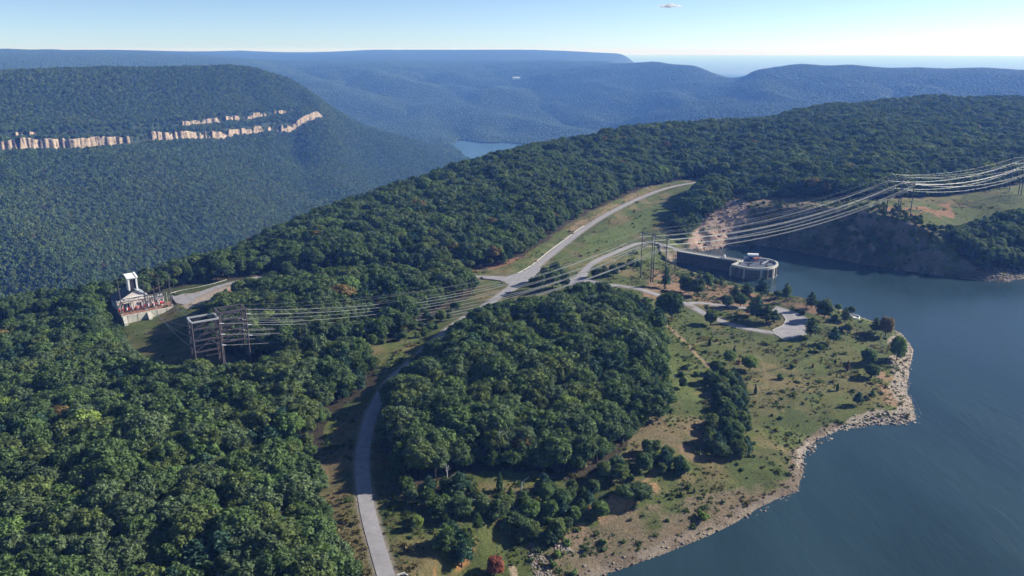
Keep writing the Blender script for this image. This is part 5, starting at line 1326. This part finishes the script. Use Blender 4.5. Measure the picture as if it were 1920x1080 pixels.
copse([(1262,640),(1420,655),(1560,660),(1640,690),(1660,760),(1540,790),(1480,880),(1300,960),(1150,1000),(1180,960),(1300,880),(1420,800),(1420,740),(1330,690)], 7, 16.5, 32, (1.4, 3.6), [(S, 9), (Cd, 1)], 'the open meadow', 'low scrub on the meadow', {S: 'bush', Cd: 'little cedar'})
copse([(1560,600),(1620,605),(1690,635),(1700,660),(1660,650),(1600,625)], 6, 11, 30, (2.5, 4), [(S, 6), (B, 1)], 'the grassy tip of the point', 'scrub on the point')

used = {B: 0, P: 0}
for o in COL.objects:
    for k in used:
        if o.name.startswith(k): used[k] += 1
settle({B: 296 - used[B], P: 296 - used[P]})

# ------------------------------------------------------------------ uncountable ground cover: shore rocks and meadow weeds
def rock_var(k):
    r = np.random.default_rng(800 + k); v = ICO1[0] * (1 + .22 * r.normal(0, 1, (len(ICO1[0]), 1))) * np.array([1, r.uniform(.6, .9), r.uniform(.45, .7)])
    return mesh_np('shore_rock', v, ICO1[1], M['stone_tint'])
m, nt, b, out = new_mat('loose_rock'); M['stone_tint'] = m
a = node(nt, 'ShaderNodeAttribute', attribute_name='tint'); a.attribute_type = 'INSTANCER'
lk(nt, a.outputs['Color'], b.inputs['Base Color']); b.inputs['Roughness'].default_value = .9
rk = []
r = np.random.default_rng(33)
def rocks_in(px_poly, z, n, s0, s1):
    P_ = np.array(P2(px_poly, z)); lo, hi = P_.min(0), P_.max(0)
    x, y = r.uniform(lo[0], hi[0], n), r.uniform(lo[1], hi[1], n); m_ = inpoly(x, y, [tuple(p) for p in P_])
    for a_, c_ in zip(x[m_], y[m_]): rk.append((a_, c_, s0 + (s1 - s0) * r.random() ** 2.2))
rocks_in([(1500,885),(1506,842),(1560,805),(1600,780),(1680,772),(1728,790),(1640,800),(1575,812),(1530,840)], 1.5, 2800, .3, 1.35)
rocks_in([(1672,640),(1700,625),(1715,650),(1708,735),(1728,790),(1690,790),(1675,720)], 1.5, 2800, .25, 1.0)
rocks_in([(985,1018),(1006,1016),(1030,1050),(1062,1095),(1010,1095)], 6, 1700, .25, .75)
rocks_in([(1040,1000),(1060,1000),(1075,1012),(1040,1020)], 9, 500, .3, .9)
sh = catmull([(*at(px, py, 0), 0) for px, py, s in LAKE_PX[1:27]], 1.0)
for p in sh:
    for _ in range(3):
        q = p[:2] + r.normal(0, 2.4, 2); rk.append((q[0], q[1], .16 + .8 * r.random() ** 4))
sh2 = catmull([(*at(px, py, 0), 0) for px, py, s in LAKE_PX[28:43]], 1.2)
for p in sh2:
    for _ in range(3):
        q = p[:2] + r.normal(0, 3.0, 2); rk.append((q[0], q[1], .3 + 1.1 * r.random() ** 3))
rocks_in([(1290,472),(1312,425),(1335,398),(1372,380),(1415,378),(1402,430),(1385,460),(1330,470)], 18, 2600, .5, 2.4)
rocks_in([(1300,474),(1385,462),(1500,474),(1650,504),(1740,516),(1740,500),(1560,468),(1420,446)], 6, 1800, .5, 2.0)
rocks_in([(1800,520),(1850,512),(1920,508),(1920,526),(1850,531)], 3, 1500, .4, 1.5)
rk = np.array(rk); z = Hq(rk[:, 0], rk[:, 1]); ok = z > -.5; rk, z = rk[ok], z[ok]; n = len(rk)
tn = np.array([.215, .18, .148]) * r.uniform(.5, 1.35, (n, 1)) * np.array([1, 1, 1]) + r.normal(0, .012, (n, 3))
forest('shore_rocks', 'loose rocks strewn along the lake shore', rk[:, 0], rk[:, 1], z + .1 * rk[:, 2], rk[:, 2], rk[:, 2] * r.uniform(.7, 1.1, n), r.uniform(0, 6.28, n), np.clip(tn, .03, .6), r.integers(0, 5, n), [rock_var(k) for k in range(5)])['category'] = 'rocks'
def weed_var(k):
    q = np.random.default_rng(900 + k); n_ = 44
    p = np.stack([q.normal(0, .42, n_), q.normal(0, .42, n_), q.uniform(.05, .8, n_)], 1)
    v, f = leaf_quads(p, unit(rand_dirs(n_, q) + np.array([0, 0, .5])), .36, q, 1.3)
    return mesh_np('weed', v, f, M['leaf_far'])
wx_, wy_ = [], []
for poly, nn in ((MEADOW, 26000), (STRIP, 4000), (STRIP2, 4500), (VERGE, 9000), (TOWERG, 2500), (FARG, 2500)):
    P_ = np.array(poly); lo, hi = P_.min(0), P_.max(0); x, y = r.uniform(lo[0], hi[0], nn * 2), r.uniform(lo[1], hi[1], nn * 2)
    m_ = inpoly(x, y, poly) & (fbm(x / 16, y / 16, 95, 3) + r.normal(0, .09, len(x)) > .5) & clear_of_roads(x, y, 1.6); m_[nn * 2:] = False
    d, _ = segdist(x, y, LOT, True); m_ &= ~inpoly(x, y, LOT) & (d > 1.5)
    wx_.append(x[m_]); wy_.append(y[m_])
x, y = np.concatenate(wx_), np.concatenate(wy_); z = Hq(x, y); m_ = (z > .7) & ~inpoly(x, y, YARD) & ~inpoly(x, y, YLOT); x, y, z = x[m_], y[m_], z[m_]; n = len(x)
u = fbm(x / 26, y / 26, 96, 3)[:, None]
tn = np.where(u + r.normal(0, .1, (n, 1)) > .53, np.array([[.16, .13, .06]]), np.array([[.085, .115, .035]])) * r.uniform(.7, 1.3, (n, 1))
sz = np.where(r.random(n) > .95, r.uniform(1.0, 2.0, n), .25 + .7 * r.random(n) ** 2.5)
forest('meadow_weeds', 'rough weeds and tussocks covering the meadow and verges', x, y, z - .05, sz * 1.1, sz, r.uniform(0, 6.28, n), tn, r.integers(0, 4, n), [weed_var(k) for k in range(4)])['category'] = 'weeds'
shrub_var = [joined(k[2], k[3]) for k in KINDS['shrub']]
sx_, sy_, ss_ = [], [], []
for pl, nn, s0, s1 in ((PG([(1400,395),(1450,376),(1560,394),(1660,424),(1760,452),(1800,500),(1860,520),(1740,512),(1560,480),(1430,458)]), 1500, .8, 2.8), (MEADOW, 900, .5, 1.5), (VERGE, 350, .5, 1.6), (PG([(1560,396),(1740,432),(1830,470),(1800,500),(1700,470)]), 300, 1.5, 3.2)):
    P_ = np.array(pl); lo, hi = P_.min(0), P_.max(0); x, y = r.uniform(lo[0], hi[0], nn), r.uniform(lo[1], hi[1], nn)
    m_ = inpoly(x, y, pl) & (fbm(x / 18, y / 18, 97, 3) > .47) & clear_of_roads(x, y, 3); d, _ = segdist(x, y, LOT, True); m_ &= ~inpoly(x, y, LOT) & (d > 3)
    sx_.append(x[m_]); sy_.append(y[m_]); ss_.append(r.uniform(s0, s1, m_.sum()))
x, y, sz = (np.concatenate(q) for q in (sx_, sy_, ss_)); z = Hq(x, y); m_ = (z > .6) & ~inpoly(x, y, YARD); x, y, z, sz = x[m_], y[m_], z[m_], sz[m_]; n = len(x)
forest('undergrowth', 'low scrub overgrowing the shaded cut bank and the rough grass', x, y, z - .1, sz, sz * r.uniform(.6, 1.0, n), r.uniform(0, 6.28, n), tint_arr(r.choice(['dark green', 'mid green', 'olive green', 'grey green'], n)) * r.uniform(.8, 1.25, (n, 1)), r.integers(0, 5, n), shrub_var)['category'] = 'scrub'
print('furnished', round(time.time() - T0, 1))
# ------------------------------------------------------------------ air, sky, sun, camera
SUN_EL, SUN_AZ = math.radians(25.5), math.radians(20)      # azimuth measured from +x towards +y
m = bpy.data.materials.new('valley_haze'); m.use_nodes = True; nt = m.node_tree; nt.nodes.clear()
out = nt.nodes.new('ShaderNodeOutputMaterial'); v = nt.nodes.new('ShaderNodeVolumePrincipled')
v.inputs['Color'].default_value = (.14, .34, 1.0, 1)
v.inputs['Absorption Color'].default_value = (1, 1, 1, 1)
v.inputs['Density'].default_value = 1.0e-4
v.inputs['Density Attribute'].default_value = ''
v.inputs['Anisotropy'].default_value = .1
nt.links.new(v.outputs[0], out.inputs['Volume'])
try: m.cycles.homogeneous_volume = True
except Exception: pass
mb = MB(); mb.box(-80000, -3000, -330, 80000, 80000, 232)
tag(mb.build('haze', m), kind='stuff')

world = bpy.data.worlds.new('World'); scene.world = world; world.use_nodes = True
wn_ = world.node_tree; bg = wn_.nodes['Background']
sky = wn_.nodes.new('ShaderNodeTexSky'); sky.sky_type = 'NISHITA'; sky.sun_disc = False
sky.sun_elevation = SUN_EL; sky.sun_rotation = math.pi / 2 - SUN_AZ
sky.altitude = 300; sky.air_density = .5; sky.dust_density = 0.2; sky.ozone_density = 2.5
wn_.links.new(sky.outputs[0], bg.inputs[0]); bg.inputs[1].default_value = .08
sd = bpy.data.lights.new('sun', 'SUN'); sd.energy = 5.0; sd.angle = math.radians(.5); sd.color = (1, .95, .87)
so = bpy.data.objects.new('sun', sd); COL.objects.link(so)
to_sun = Vector((math.cos(SUN_EL) * math.cos(SUN_AZ), math.cos(SUN_EL) * math.sin(SUN_AZ), math.sin(SUN_EL)))
so.rotation_euler = to_sun.to_track_quat('Z', 'Y').to_euler()
cd = bpy.data.cameras.new('camera'); cam = bpy.data.objects.new('camera', cd); COL.objects.link(cam)
cam.location = (0, 0, CZ); cam.rotation_euler = (math.pi / 2 - PITCH, 0, 0)
cd.sensor_width = 36; cd.lens = 36 * FOC / 1920; cd.clip_start = 1; cd.clip_end = 200000
scene.camera = cam
scene.view_settings.view_transform = 'Standard'; scene.view_settings.look = 'None'; scene.view_settings.exposure = .9; scene.view_settings.gamma = 1
scene.render.engine = 'CYCLES'
cy = scene.cycles
cy.max_bounces = 6; cy.diffuse_bounces = 2; cy.glossy_bounces = 2; cy.transmission_bounces = 2; cy.volume_bounces = 0; cy.transparent_max_bounces = 24
cy.caustics_reflective = False; cy.caustics_refractive = False; cy.use_denoising = True
try: cy.denoiser = 'OPENIMAGEDENOISE'; cy.denoising_input_passes = 'RGB_ALBEDO_NORMAL'; cy.denoising_prefilter = 'ACCURATE'
except Exception: pass
scene.render.use_persistent_data = False
print('built', len(scene.objects), round(time.time() - T0, 1))
